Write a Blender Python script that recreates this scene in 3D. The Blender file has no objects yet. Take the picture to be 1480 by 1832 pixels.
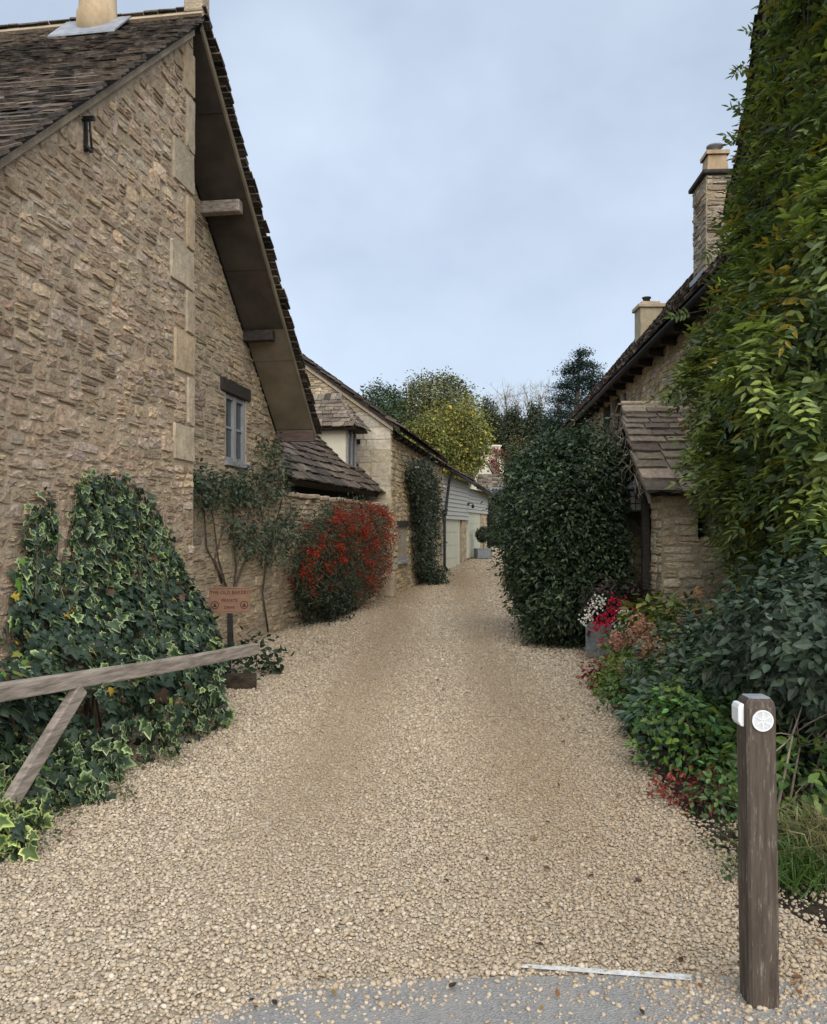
import bpy, math, random
import numpy as np
from mathutils import Vector, Matrix

scene = bpy.context.scene
COL = scene.collection
R = math.radians
UP = np.array([0., 0., 1.])

# ------------------------------------------------------------------ camera
F_PX, CX, HZ, CAM_Z = 1500.0, 740.0, 945.0, 1.6
cam_data = bpy.data.cameras.new('camera')
cam = bpy.data.objects.new('camera', cam_data)
COL.objects.link(cam)
cam.location = (0, 0, CAM_Z)
cam.rotation_euler = (R(90), 0, 0)
cam_data.sensor_fit = 'HORIZONTAL'
cam_data.sensor_width = 36.0
cam_data.lens = 36.0 * F_PX / 1480.0
cam_data.shift_y = (HZ - 916.0) / 1480.0
cam_data.clip_start = 0.05
cam_data.clip_end = 2000
scene.camera = cam

# ------------------------------------------------------------------ sky
world = bpy.data.worlds.new('World')
scene.world = world
world.use_nodes = True
wn, wl = world.node_tree.nodes, world.node_tree.links
wn.clear()
w_out = wn.new('ShaderNodeOutputWorld')
sky = wn.new('ShaderNodeTexSky')
sky.sky_type = 'NISHITA'
sky.sun_disc = False
SUN_EL, SUN_AZ = 40.0, 167.0           # azimuth clockwise from +Y
sky.sun_elevation = R(SUN_EL)
sky.sun_rotation = R(SUN_AZ)
bg_sky = wn.new('ShaderNodeBackground')
bg_sky.inputs['Strength'].default_value = 0.09
wl.new(sky.outputs[0], bg_sky.inputs['Color'])
tc = wn.new('ShaderNodeTexCoord')
mp = wn.new('ShaderNodeMapping')
mp.inputs['Scale'].default_value = (1.0, 1.0, 1.5)
wl.new(tc.outputs['Generated'], mp.inputs['Vector'])
cn = wn.new('ShaderNodeTexNoise')
cn.inputs['Scale'].default_value = 2.1
cn.inputs['Detail'].default_value = 5.0
cn.inputs['Roughness'].default_value = 0.52
wl.new(mp.outputs[0], cn.inputs['Vector'])
cr = wn.new('ShaderNodeValToRGB')
cr.color_ramp.elements[0].position = 0.34
cr.color_ramp.elements[0].color = (0.186, 0.222, 0.274, 1)
cr.color_ramp.elements[1].position = 0.66
cr.color_ramp.elements[1].color = (0.292, 0.331, 0.388, 1)
wl.new(cn.outputs['Fac'], cr.inputs['Fac'])
bg_cloud = wn.new('ShaderNodeBackground')
bg_cloud.inputs['Strength'].default_value = 1.0
hz_sep = wn.new('ShaderNodeSeparateXYZ')
wl.new(tc.outputs['Generated'], hz_sep.inputs[0])
hz_ramp = wn.new('ShaderNodeValToRGB')                 # paler cloud base towards the horizon, all the way round
hz_ramp.color_ramp.elements[0].position = 0.02
hz_ramp.color_ramp.elements[0].color = (0.75, 0.75, 0.75, 1)
hz_ramp.color_ramp.elements[1].position = 0.30
hz_ramp.color_ramp.elements[1].color = (0, 0, 0, 1)
wl.new(hz_sep.outputs[2], hz_ramp.inputs[0])
hz_mix = wn.new('ShaderNodeMix')
hz_mix.data_type = 'RGBA'
wl.new(hz_ramp.outputs[0], hz_mix.inputs[0])
wl.new(cr.outputs['Color'], hz_mix.inputs[6])
hz_mix.inputs[7].default_value = (0.318, 0.356, 0.41, 1)
wl.new(hz_mix.outputs[2], bg_cloud.inputs['Color'])
wm = wn.new('ShaderNodeMixShader')
wm.inputs[0].default_value = 0.86
wl.new(bg_sky.outputs[0], wm.inputs[1])
wl.new(bg_cloud.outputs[0], wm.inputs[2])
wl.new(wm.outputs[0], w_out.inputs['Surface'])

# ------------------------------------------------------------------ sun behind cloud
sun_data = bpy.data.lights.new('sun', 'SUN')
sun_data.energy = 1.5
sun_data.angle = R(75)
sun_data.color = (1.0, 0.95, 0.87)
sun = bpy.data.objects.new('sun', sun_data)
COL.objects.link(sun)
sdir = Vector((math.sin(R(SUN_AZ)) * math.cos(R(SUN_EL)), math.cos(R(SUN_AZ)) * math.cos(R(SUN_EL)), math.sin(R(SUN_EL))))
sun.rotation_euler = sdir.to_track_quat('Z', 'Y').to_euler()

scene.view_settings.view_transform = 'Standard'
scene.view_settings.look = 'None'
scene.view_settings.gamma = 1.0
scene.view_settings.exposure = 1.36
scene.view_settings.use_curve_mapping = False
scene.render.engine = 'CYCLES'
scene.cycles.use_denoising = True
scene.cycles.max_bounces = 6
scene.cycles.diffuse_bounces = 4
scene.cycles.glossy_bounces = 3
scene.cycles.transmission_bounces = 4
scene.cycles.transparent_max_bounces = 4
scene.cycles.caustics_reflective = False
scene.cycles.caustics_refractive = False

# ------------------------------------------------------------------ helpers
W = {}


def link(ob, parent=None, world_mat=None):
    COL.objects.link(ob)
    m = world_mat if world_mat is not None else Matrix.Identity(4)
    W[ob.name] = m
    if parent is not None:
        ob.parent = parent
        ob.matrix_parent_inverse = W[parent.name].inverted()
    ob.matrix_basis = m
    return ob


def tag(o, label=None, cat=None, group=None, kind=None):
    if label:
        o['label'] = label
    if cat:
        o['category'] = cat
    if group:
        o['group'] = group
    if kind:
        o['kind'] = kind
    return o


def thing(name, label, cat, loc=(0, 0, 0), group=None):
    o = bpy.data.objects.new(name, None)
    o.empty_display_size = 0.2
    link(o, None, Matrix.Translation(Vector(loc)))
    return tag(o, label, cat, group)


def mesh_np(name, V, F, col=None, smooth=False):
    V = np.ascontiguousarray(V, dtype=np.float32)
    F = np.ascontiguousarray(F, dtype=np.int32)
    me = bpy.data.meshes.new(name)
    n, m, k = len(V), len(F), F.shape[1]
    me.vertices.add(n)
    me.vertices.foreach_set('co', V.ravel())
    me.loops.add(m * k)
    me.loops.foreach_set('vertex_index', F.ravel())
    me.polygons.add(m)
    me.polygons.foreach_set('loop_start', np.arange(0, m * k, k, dtype=np.int32))
    me.polygons.foreach_set('use_smooth', np.full(m, smooth, dtype=bool))
    me.update(calc_edges=True)
    if col is not None:
        rgba = np.ones((n, 4), dtype=np.float32)
        rgba[:, :3] = col
        a = me.color_attributes.new('Col', 'FLOAT_COLOR', 'POINT')
        a.data.foreach_set('color', rgba.ravel())
    return me


def obj(name, me, mat, parent=None, world_mat=None):
    o = bpy.data.objects.new(name, me)
    if mat is not None:
        mats = mat if isinstance(mat, (list, tuple)) else [mat]
        if not me.materials:
            for m_ in mats:
                me.materials.append(m_)
    return link(o, parent, world_mat)


class MB:
    """collects simple shapes into one mesh"""

    def __init__(self):
        self.v, self.f, self.s = [], [], []

    def add(self, vs, fs, smooth=False):
        b = len(self.v)
        self.v += [tuple(map(float, p)) for p in vs]
        self.f += [tuple(i + b for i in f) for f in fs]
        self.s += [smooth] * len(fs)
        return self

    def box(self, c, size, ax=None):
        c = np.array(c, float)
        if ax is None:
            ax = np.eye(3)
        ax = np.array(ax, float)
        h = np.array(size, float) / 2
        vs = []
        for sx in (-1, 1):
            for sy in (-1, 1):
                for sz in (-1, 1):
                    vs.append(c + ax[0] * sx * h[0] + ax[1] * sy * h[1] + ax[2] * sz * h[2])
        fs = [(0, 1, 3, 2), (4, 6, 7, 5), (0, 4, 5, 1), (2, 3, 7, 6), (0, 2, 6, 4), (1, 5, 7, 3)]
        return self.add(vs, fs)

    def prism(self, pts, vec):
        pts = [np.array(p, float) for p in pts]
        vec = np.array(vec, float)
        n = len(pts)
        vs = pts + [p + vec for p in pts]
        fs = [tuple(range(n)), tuple(range(2 * n - 1, n - 1, -1))]
        fs += [(i, i + n, (i + 1) % n + n, (i + 1) % n) for i in range(n)]
        return self.add(vs, fs)

    def tube(self, path, radii, n=8, cap=True, smooth=True):
        path = [np.array(p, float) for p in path]
        if not hasattr(radii, '__len__'):
            radii = [radii] * len(path)
        vs, fs = [], []
        for i, p in enumerate(path):
            t = path[min(i + 1, len(path) - 1)] - path[max(i - 1, 0)]
            t /= np.linalg.norm(t) + 1e-9
            a = np.cross(t, [0.31, 0.17, 0.93] if abs(t[2]) < 0.8 else [1., 0.1, 0.])
            a /= np.linalg.norm(a)
            b = np.cross(t, a)
            for k in range(n):
                q = 2 * math.pi * k / n
                vs.append(p + (a * math.cos(q) + b * math.sin(q)) * radii[i])
        for i in range(len(path) - 1):
            for k in range(n):
                fs.append((i * n + k, i * n + (k + 1) % n, (i + 1) * n + (k + 1) % n, (i + 1) * n + k))
        if cap:
            fs.append(tuple(range(n - 1, -1, -1)))
            fs.append(tuple(range((len(path) - 1) * n, len(path) * n)))
        return self.add(vs, fs, smooth)

    def lathe(self, c, prof, n=24, smooth=True):
        vs, fs = [], []
        for r, z in prof:
            for k in range(n):
                q = 2 * math.pi * k / n
                vs.append((c[0] + r * math.cos(q), c[1] + r * math.sin(q), c[2] + z))
        for i in range(len(prof) - 1):
            for k in range(n):
                fs.append((i * n + k, i * n + (k + 1) % n, (i + 1) * n + (k + 1) % n, (i + 1) * n + k))
        fs.append(tuple(range(n - 1, -1, -1)))
        fs.append(tuple(range((len(prof) - 1) * n, len(prof) * n)))
        return self.add(vs, fs, smooth)

    def build(self, name, mat, parent=None, bevel=0.0):
        me = bpy.data.meshes.new(name)
        me.from_pydata(self.v, [], self.f)
        me.polygons.foreach_set('use_smooth', self.s)
        me.update()
        o = obj(name, me, mat, parent)
        if bevel:
            b = o.modifiers.new('bevel', 'BEVEL')
            b.width = bevel
            b.segments = 2
            b.limit_method = 'ANGLE'
        return o


class Frame:
    """vertical plane: O on the ground, N outward normal; u runs along U = (Ny,-Nx), n outward, z up"""

    def __init__(self, O, N):
        n = np.array([N[0], N[1], 0.], float)
        self.N = n / np.linalg.norm(n)
        self.U = np.array([self.N[1], -self.N[0], 0.])
        self.O = np.array([O[0], O[1], 0. if len(O) < 3 else O[2]], float)
        self.ax = np.array([self.U, self.N, UP])

    def p(self, u, n, z):
        return self.O + self.U * u + self.N * n + UP * z

    def box(self, mb, u0, u1, n0, n1, z0, z1):
        return mb.box(self.p((u0 + u1) / 2, (n0 + n1) / 2, (z0 + z1) / 2), (abs(u1 - u0), abs(n1 - n0), abs(z1 - z0)), self.ax)

    def prism(self, mb, uz, n0, n1):
        return mb.prism([self.p(u, n0, z) for u, z in uz], self.N * (n1 - n0))


def at(px, py, Y):
    return np.array([(px - CX) / F_PX * Y, Y, CAM_Z + (HZ - py) / F_PX * Y])


def on_ground(px, py, z=0.0):
    Y = (CAM_Z - z) * F_PX / (py - HZ)
    return np.array([(px - CX) / F_PX * Y, Y, z])


def px_of(t):
    Y = np.maximum(t[..., 1], 0.2)
    return CX + F_PX * t[..., 0] / Y, HZ - F_PX * (t[..., 2] - CAM_Z) / Y, Y


# ------------------------------------------------------------------ materials
def new_mat(name):
    m = bpy.data.materials.new(name)
    m.use_nodes = True
    nt = m.node_tree
    nt.nodes.clear()
    out = nt.nodes.new('ShaderNodeOutputMaterial')
    b = nt.nodes.new('ShaderNodeBsdfPrincipled')
    nt.links.new(b.outputs[0], out.inputs[0])
    return m, nt, b, out


def N_(nt, t, **kw):
    n = nt.nodes.new(t)
    for k, v in kw.items():
        setattr(n, k, v)
    return n


def mixc(nt, a, b, fac, mode='MIX'):
    n = nt.nodes.new('ShaderNodeMix')
    n.data_type = 'RGBA'
    n.blend_type = mode
    n.clamp_factor = True
    for s, v in ((n.inputs[0], fac), (n.inputs[6], a), (n.inputs[7], b)):
        if hasattr(v, 'is_linked'):
            nt.links.new(v, s)
        elif isinstance(v, (int, float)):
            s.default_value = v
        else:
            s.default_value = (*v, 1)
    return n.outputs[2]


def noise(nt, scale, detail=4, rough=0.55, stretch=None, vec=None):
    n = nt.nodes.new('ShaderNodeTexNoise')
    n.inputs['Scale'].default_value = scale
    n.inputs['Detail'].default_value = detail
    n.inputs['Roughness'].default_value = rough
    if vec is None:
        g = nt.nodes.new('ShaderNodeNewGeometry')
        vec = g.outputs['Position']
    if stretch is not None:
        m = nt.nodes.new('ShaderNodeMapping')
        m.inputs['Scale'].default_value = stretch
        nt.links.new(vec, m.inputs['Vector'])
        vec = m.outputs[0]
    nt.links.new(vec, n.inputs['Vector'])
    return n.outputs['Fac']


def ramp(nt, fac, stops):
    r = nt.nodes.new('ShaderNodeValToRGB')
    el = r.color_ramp.elements
    while len(el) < len(stops):
        el.new(0.5)
    for e, (p, c) in zip(el, stops):
        e.position = p
        e.color = (*c, 1) if not isinstance(c, (int, float)) else (c, c, c, 1)
    nt.links.new(fac, r.inputs[0])
    return r.outputs[0]


def bump(nt, b, fac, strength, dist):
    n = nt.nodes.new('ShaderNodeBump')
    n.inputs['Strength'].default_value = strength
    n.inputs['Distance'].default_value = dist
    nt.links.new(fac, n.inputs['Height'])
    nt.links.new(n.outputs[0], b.inputs['Normal'])


def piece_colour(nt):
    """vertex tint times object tint: joined and single pieces share a material"""
    a = N_(nt, 'ShaderNodeAttribute', attribute_name='Col')
    o = N_(nt, 'ShaderNodeObjectInfo')
    return mixc(nt, a.outputs['Color'], o.outputs['Color'], 1.0, 'MULTIPLY')


def mat_piece(name, rough=0.9, ns=22, lo=0.68, hi=1.3, bs=45, bstr=0.7, bdist=0.012, lichen=None, spec=0.25, stain=None):
    m, nt, b, out = new_mat(name)
    c = piece_colour(nt)
    f = noise(nt, ns, 6, 0.62)
    c = mixc(nt, c, ramp(nt, f, [(0.3, lo), (0.7, hi)]), 1.0, 'MULTIPLY')
    c = mixc(nt, c, ramp(nt, noise(nt, 0.9, 5, 0.6), [(0.3, 0.74), (0.7, 1.2)]), 1.0, 'MULTIPLY')
    if stain:
        sc, scol, p0, p1 = stain
        c = mixc(nt, c, scol, ramp(nt, noise(nt, sc, 5, 0.6), [(p0, 0.0), (p1, 0.85)]))
    if lichen:
        sc, lcol, p0, p1 = lichen
        c = mixc(nt, c, lcol, ramp(nt, noise(nt, sc, 6, 0.7), [(p0, 0.0), (p1, 0.8)]))
    nt.links.new(c, b.inputs['Base Color'])
    b.inputs['Roughness'].default_value = rough
    b.inputs['Specular IOR Level'].default_value = spec
    bump(nt, b, noise(nt, bs, 8, 0.68), bstr, bdist)
    return m


def mat_flat(name, c1, c2, scale=8, rough=0.85, bs=60, bstr=0.4, bdist=0.006, stretch=None, spec=0.3, p=(0.35, 0.68), detail=6, metal=0.0):
    m, nt, b, out = new_mat(name)
    f = noise(nt, scale, detail, 0.6, stretch)
    nt.links.new(ramp(nt, f, [(p[0], c1), (p[1], c2)]), b.inputs['Base Color'])
    b.inputs['Roughness'].default_value = rough
    b.inputs['Specular IOR Level'].default_value = spec
    b.inputs['Metallic'].default_value = metal
    bump(nt, b, noise(nt, bs, 6, 0.6, stretch), bstr, bdist)
    return m


def mat_leaf(name, rough=0.45, trans=0.22, spec=0.4):
    m, nt, b, out = new_mat(name)
    c = piece_colour(nt)
    c2 = mixc(nt, c, ramp(nt, noise(nt, 35, 3), [(0.3, 0.8), (0.7, 1.18)]), 1.0, 'MULTIPLY')
    nt.links.new(c2, b.inputs['Base Color'])
    b.inputs['Roughness'].default_value = rough
    b.inputs['Specular IOR Level'].default_value = spec
    if trans:
        t = N_(nt, 'ShaderNodeBsdfTranslucent')
        nt.links.new(mixc(nt, c, (0.9, 1.0, 0.45), 1.0, 'MULTIPLY'), t.inputs['Color'])
        x = N_(nt, 'ShaderNodeMixShader')
        x.inputs[0].default_value = trans
        nt.links.new(b.outputs[0], x.inputs[1])
        nt.links.new(t.outputs[0], x.inputs[2])
        nt.links.new(x.outputs[0], out.inputs[0])
    return m


MAT = {}
MAT['stone'] = mat_piece('rubble_stone', 0.94, 26, 0.66, 1.3, 30, 1.0, 0.028, lichen=(9, (0.25, 0.22, 0.175), 0.56, 0.8))
MAT['ashlar'] = mat_piece('dressed_stone', 0.9, 14, 0.72, 1.2, 34, 0.7, 0.014, lichen=(5, (0.27, 0.225, 0.165), 0.5, 0.76), stain=(3.5, (0.36, 0.22, 0.09), 0.6, 0.85))
MAT['slate'] = mat_piece('stone_slate', 0.95, 18, 0.6, 1.35, 50, 0.8, 0.014, lichen=(13, (0.17, 0.155, 0.115), 0.56, 0.76))
MAT['mortar'] = mat_flat('lime_mortar', (0.36, 0.283, 0.197), (0.50, 0.402, 0.287), 5, 0.95, 40, 1.0, 0.02)
MAT['mortar_pale'] = mat_flat('pale_lime_mortar', (0.32, 0.26, 0.17), (0.46, 0.385, 0.26), 5, 0.95, 40, 1.0, 0.02)
MAT['eaves_dark'] = mat_flat('dark_brown_eaves', (0.050, 0.040, 0.032), (0.085, 0.068, 0.054), 3, 0.85, 30, 0.2, 0.004, (1, 1, 1))
MAT['eaves_khaki'] = mat_flat('khaki_eaves', (0.17, 0.14, 0.095), (0.25, 0.21, 0.15), 3, 0.85, 30, 0.25, 0.004)
MAT['wood_grey'] = mat_flat('weathered_grey_oak', (0.17, 0.14, 0.115), (0.40, 0.345, 0.29), 5, 0.8, 14, 0.8, 0.006, (3, 0.55, 9))
MAT['wood_dark'] = mat_flat('dark_old_oak', (0.022, 0.018, 0.015), (0.06, 0.05, 0.042), 6, 0.75, 25, 0.6, 0.006, (2, 2, 6))
MAT['wood_plum'] = mat_flat('purple_brown_fascia', (0.095, 0.064, 0.055), (0.17, 0.12, 0.105), 6, 0.8, 25, 0.5, 0.004, (1, 1, 8))
MAT['frame_grey'] = mat_flat('grey_painted_wood', (0.25, 0.255, 0.27), (0.33, 0.335, 0.35), 9, 0.55, 30, 0.15, 0.002)
MAT['cream'] = mat_flat('cream_render', (0.62, 0.57, 0.44), (0.72, 0.67, 0.53), 3, 0.8, 50, 0.25, 0.004)
MAT['sage'] = mat_flat('sage_cream_paint', (0.56, 0.54, 0.41), (0.62, 0.60, 0.47), 4, 0.5, 30, 0.06, 0.002)
MAT['board'] = mat_flat('pale_grey_weatherboard', (0.40, 0.385, 0.34), (0.55, 0.53, 0.475), 5, 0.7, 20, 0.3, 0.004, (1, 1, 7))
MAT['lead'] = mat_flat('weathered_lead', (0.20, 0.215, 0.245), (0.32, 0.335, 0.365), 9, 0.5, 30, 0.2, 0.004)
MAT['iron'] = mat_flat('black_iron', (0.010, 0.010, 0.011), (0.028, 0.028, 0.03), 20, 0.5, 60, 0.2, 0.002)
MAT['terracotta'] = mat_flat('chimney_clay', (0.33, 0.23, 0.13), (0.50, 0.39, 0.255), 6, 0.85, 40, 0.3, 0.004, (1, 1, 0.6))
MAT['bark'] = mat_flat('bark', (0.055, 0.043, 0.03), (0.15, 0.12, 0.09), 14, 0.9, 30, 0.7, 0.01, (2, 2, 0.6))
MAT['stem_pale'] = mat_flat('dry_stem', (0.20, 0.165, 0.12), (0.36, 0.31, 0.24), 18, 0.9, 40, 0.5, 0.004)
MAT['leaf'] = mat_leaf('leaf')
MAT['leaf_gloss'] = mat_leaf('glossy_leaf', 0.5, 0.16, 0.32)
MAT['petal'] = mat_leaf('petal', 0.6, 0.25, 0.2)
MAT['white'] = mat_flat('white_plastic', (0.72, 0.73, 0.72), (0.82, 0.82, 0.81), 30, 0.45, 60, 0.1, 0.001)
MAT['dark_inside'] = mat_flat('interior_shade', (0.012, 0.011, 0.010), (0.02, 0.018, 0.016), 5, 0.9)  # near black colour carries the shade of interiors and holes


def mat_glass(name, tint):
    m, nt, b, out = new_mat(name)
    b.inputs['Base Color'].default_value = (*tint, 1)
    b.inputs['Roughness'].default_value = 0.06
    b.inputs['Specular IOR Level'].default_value = 0.7
    bump(nt, b, noise(nt, 4, 2), 0.06, 0.02)
    return m


MAT['glass'] = mat_glass('old_window_glass', (0.05, 0.065, 0.062))

# ------------------------------------------------------------------ piece templates
_rng = np.random.default_rng(7)


def template_stone(jit=0.055, cham=0.13, front=0.89, crag=0.11):
    """irregular blocky stone: chamfered corners, uneven edges, faceted face (y outward)"""
    pts = []
    for sx, sz in ((1, -1), (1, 1), (-1, 1), (-1, -1)):
        cx, cz = 0.5 * sx * (1 - abs(_rng.normal(0, jit))), 0.5 * sz * (1 - abs(_rng.normal(0, jit * 1.6)))
        c1, c2 = cham * _rng.uniform(0.4, 1.5), cham * _rng.uniform(0.4, 1.7)
        p_in, p_out = ((cx - sx * c1, cz), (cx, cz - sz * c2))
        pts += [p_in, p_out] if sx * sz < 0 else [p_out, p_in]
        nx_, nz_ = {(1, -1): (0.5, 0), (1, 1): (0, 0.5), (-1, 1): (-0.5, 0), (-1, -1): (0, -0.5)}[(sx, sz)]
        pts.append((nx_ + _rng.normal(0, jit * (0.5 if nx_ else 2)), nz_ + _rng.normal(0, jit * (0.6 if nz_ else 2))))
    ring = np.clip(np.array(pts), -0.5, 0.5)
    n = len(ring)
    rim = np.stack([ring[:, 0], np.full(n, -0.4), ring[:, 1]], 1)
    sc = front + _rng.normal(0, 0.03, n)
    fr = np.stack([ring[:, 0] * sc, 0.42 + _rng.uniform(-crag, crag, n), ring[:, 1] * sc], 1)
    cen = np.array([[_rng.uniform(-.15, .15), 0.5 + _rng.uniform(-.5, .5) * crag, _rng.uniform(-.12, .12)]])
    V = np.concatenate([rim, fr, cen])
    F = []
    for i in range(n):
        j = (i + 1) % n
        F += [(i, i + n, j), (j, i + n, j + n), (i + n, 2 * n, j + n)]
    return V, np.array(F)


def template_slab():
    """x along the eave, z up the slope, y thickness"""
    xs = [-0.5, -0.28, 0.0, 0.26, 0.5]
    low = [(x, -0.5 + abs(_rng.normal(0, 0.035))) for x in xs]
    low[0] = (-0.5 + abs(_rng.normal(0, .02)), -0.47 + _rng.normal(0, .02))
    low[-1] = (0.5 - abs(_rng.normal(0, .02)), -0.47 + _rng.normal(0, .02))
    pts = low + [(0.5, 0.5), (-0.5, 0.5)]
    n = len(pts)
    top = np.array([[x, 0.5 + _rng.normal(0, .08), z] for x, z in pts])
    bot = np.array([[x, -0.5, z] for x, z in pts])
    V = np.concatenate([top, bot])
    F = [(0, i, i + 1) for i in range(1, n - 1)]
    for i in range(n):
        j = (i + 1) % n
        F += [(i, i + n, j), (j, i + n, j + n)]
    return V, np.array(F)


STONES = [template_stone() for _ in range(20)]
BLOCKS = [template_stone(0.016, 0.045, 0.94, 0.06) for _ in range(6)]
SLABS = [template_slab() for _ in range(10)]


def tint_of(nv):
    return np.ones((nv, 3))


def pieces(parent, name, templates, which, Ms, ts, cols, mat, n_ind, rest_name=None, smooth=True, tcols=None, size=None):
    """templates[which[i]] placed by matrix Ms[i] (3x3) and ts[i]; the n_ind largest in view become objects of their own, the rest one joined part"""
    Ms, ts, cols, which = np.asarray(Ms, float), np.asarray(ts, float), np.asarray(cols, float), np.asarray(which)
    n = len(ts)
    if n == 0:
        return
    if tcols is None:
        tcols = [tint_of(len(t[0])) for t in templates]
    x, y, Y = px_of(ts)
    inside = (x > -20) & (x < 1500) & (y > -20) & (y < 1850) & (ts[:, 1] > 0.5)
    if size is None:
        sv = np.sort(np.linalg.norm(Ms, axis=1), axis=1)
        size = sv[:, 1] * sv[:, 2]
    score = np.where(inside, size / Y ** 2, 0)
    order = np.argsort(-score)
    ind = [i for i in order[:n_ind] if score[i] > 0]
    single = np.zeros(n, bool)
    single[ind] = True
    shared = {}
    for i in ind:
        k = int(which[i])
        if k not in shared:
            me = mesh_np(name, templates[k][0], templates[k][1], tcols[k], smooth)
            me.materials.append(mat)
            shared[k] = me
        o = bpy.data.objects.new(name, shared[k])
        m4 = Matrix([[*Ms[i][r], ts[i][r]] for r in range(3)] + [[0, 0, 0, 1]])
        o.color = (*cols[i], 1)
        link(o, parent, m4)
    if single.all():
        return
    Vs, Fs, Cs, off = [], [], [], 0
    for k, (T, TF) in enumerate(templates):
        sel = np.where((which == k) & ~single)[0]
        if len(sel) == 0:
            continue
        V = np.einsum('nij,vj->nvi', Ms[sel], T) + ts[sel][:, None]
        F = TF[None] + (np.arange(len(sel)) * len(T))[:, None, None] + off
        C = cols[sel][:, None] * tcols[k][None]
        Vs.append(V.reshape(-1, 3))
        Fs.append(F.reshape(-1, 3))
        Cs.append(C.reshape(-1, 3))
        off += len(sel) * len(T)
    me = mesh_np(rest_name or name, np.concatenate(Vs), np.concatenate(Fs), np.concatenate(Cs), smooth)
    o = obj(rest_name or name + '_field', me, mat, parent)
    o['kind'] = 'stuff'
    return o


def palette(rng, n, pal, jit=0.12):
    pal = np.array(pal, float)
    c = pal[rng.integers(0, len(pal), n)]
    c = c * (1 + rng.normal(0, jit, (n, 1))) * (1 + rng.normal(0, 0.018, (n, 3)))
    return np.clip(c, 0.003, 0.95)


def rubble(parent, fr, z0, z1, spans, ch, sl, pal, n_ind, seed, n_face=0.0, proud=0.022, depth=0.08, gap=0.012, name='stone', blocks=False,
           mat='stone', wave=0.02, jit=0.14, split=0.22, rot=1.6, rest=None):
    """coursed rubble; spans(z) gives the (u0, u1) runs of a course"""
    rng = np.random.default_rng(seed)
    S = []
    z = z0
    while z < z1 - 0.02:
        h = rng.uniform(*ch)
        if z + h > z1:
            h = z1 - z
        for (u0, u1) in spans(z + h / 2):
            u = u0
            while u < u1 - 0.02:
                w = rng.uniform(*sl)
                if rng.random() < 0.12:
                    w *= 1.5
                if u1 - (u + w) < sl[0] * 0.6:
                    w = u1 - u
                if rng.random() < split and h > 0.07:
                    k = rng.uniform(0.38, 0.62)
                    S.append((u + w / 2, z + h * k / 2, w, h * k))
                    S.append((u + w / 2, z + h * (1 + k) / 2, w, h * (1 - k)))
                else:
                    S.append((u + w / 2, z + h / 2, w, h))
                u += w
        z += h
    S = np.array(S)
    n = len(S)
    wz = wave * (np.sin(S[:, 0] * 2.3 + seed) + 0.6 * np.sin(S[:, 0] * 5.1 + S[:, 1] * 1.7))
    g = gap * rng.uniform(0.6, 1.5, n)
    w = np.maximum(S[:, 2] - g, 0.02)
    h = np.maximum(S[:, 3] - gap * rng.uniform(0.6, 1.4, n), 0.015)
    pr = proud * rng.uniform(0.35, 1.5, n)
    big = (rng.random(n) < 0.09) & (not blocks)
    h = np.where(big, h * 1.55, h)
    w = np.where(big, w * 1.12, w)
    pr = np.where(big, pr + 0.006, pr)
    a = np.radians(rng.normal(0, rot, n))
    ca, sa = np.cos(a), np.sin(a)
    Uv, Nv = fr.U, fr.N
    Ms = np.zeros((n, 3, 3))
    Ms[:, :, 0] = (ca[:, None] * Uv + sa[:, None] * UP) * w[:, None]
    Ms[:, :, 1] = Nv * depth
    Ms[:, :, 2] = (-sa[:, None] * Uv + ca[:, None] * UP) * h[:, None]
    ts = fr.O + S[:, :1] * Uv + (S[:, 1] + wz)[:, None] * UP + (n_face + pr - depth / 2)[:, None] * Nv
    tm = BLOCKS if blocks else STONES
    return pieces(parent, name, tm, rng.integers(0, len(tm), n), Ms, ts, palette(rng, n, pal, jit), MAT[mat], n_ind, rest or name + '_coursing', smooth=False,
                  size=w * h)


def slates(parent, P0, Ud, Sd, spans, L, ex, wd, thick, pal, n_ind, seed, name='roof_tile', mat='slate', rest=None, droop=0.0, lift=1.0):
    """stone slates: P0 at the eave, Ud along it, Sd up the slope, spans(s) the (u0,u1) runs at s up the slope"""
    rng = np.random.default_rng(seed)
    P0, Ud, Sd = (np.array(v, float) for v in (P0, Ud, Sd))
    Nd = np.cross(Sd, Ud)
    Nd = Nd / np.linalg.norm(Nd)
    if Nd[2] < 0:
        Nd = -Nd
    Ms, ts = [], []
    s = 0.0
    while s < L:
        e = ex[0] + (ex[1] - ex[0]) * s / L
        e *= rng.uniform(0.9, 1.1)
        for u0, u1 in spans(s):
            u = u0 + (rng.uniform(-0.3, 0) * wd[0])
            while u < u1 - 0.03:
                w = rng.uniform(*wd) * (1 - 0.25 * s / L)
                if u + w > u1 - wd[0] * 0.3:
                    w = u1 - u
                ln = e * 2.1
                t = thick * rng.uniform(0.65, 1.4)
                tilt = math.atan2(thick * 1.5 * lift, ln) + rng.normal(0, 0.025)
                sd = Sd * math.cos(tilt) - Nd * math.sin(tilt)
                nd = Nd * math.cos(tilt) + Sd * math.sin(tilt)
                q = rng.normal(0, 0.018)
                ud = Ud * math.cos(q) + sd * math.sin(q)
                c = P0 + Ud * (u + w / 2) + Sd * (s + ln / 2 - 0.3 * e + rng.normal(0, e * 0.06)) + Nd * (thick * 1.1 * lift + rng.normal(0, thick * 0.12))
                Ms.append(np.stack([ud * (w - rng.uniform(0.004, 0.014)), nd * t, sd * ln], 1))
                ts.append(c)
                u += w
        s += e
    n = len(ts)
    return pieces(parent, name, SLABS, rng.integers(0, len(SLABS), n), Ms, ts, palette(rng, n, pal, 0.2), MAT[mat], n_ind, rest or name + '_courses', smooth=False)


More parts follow.
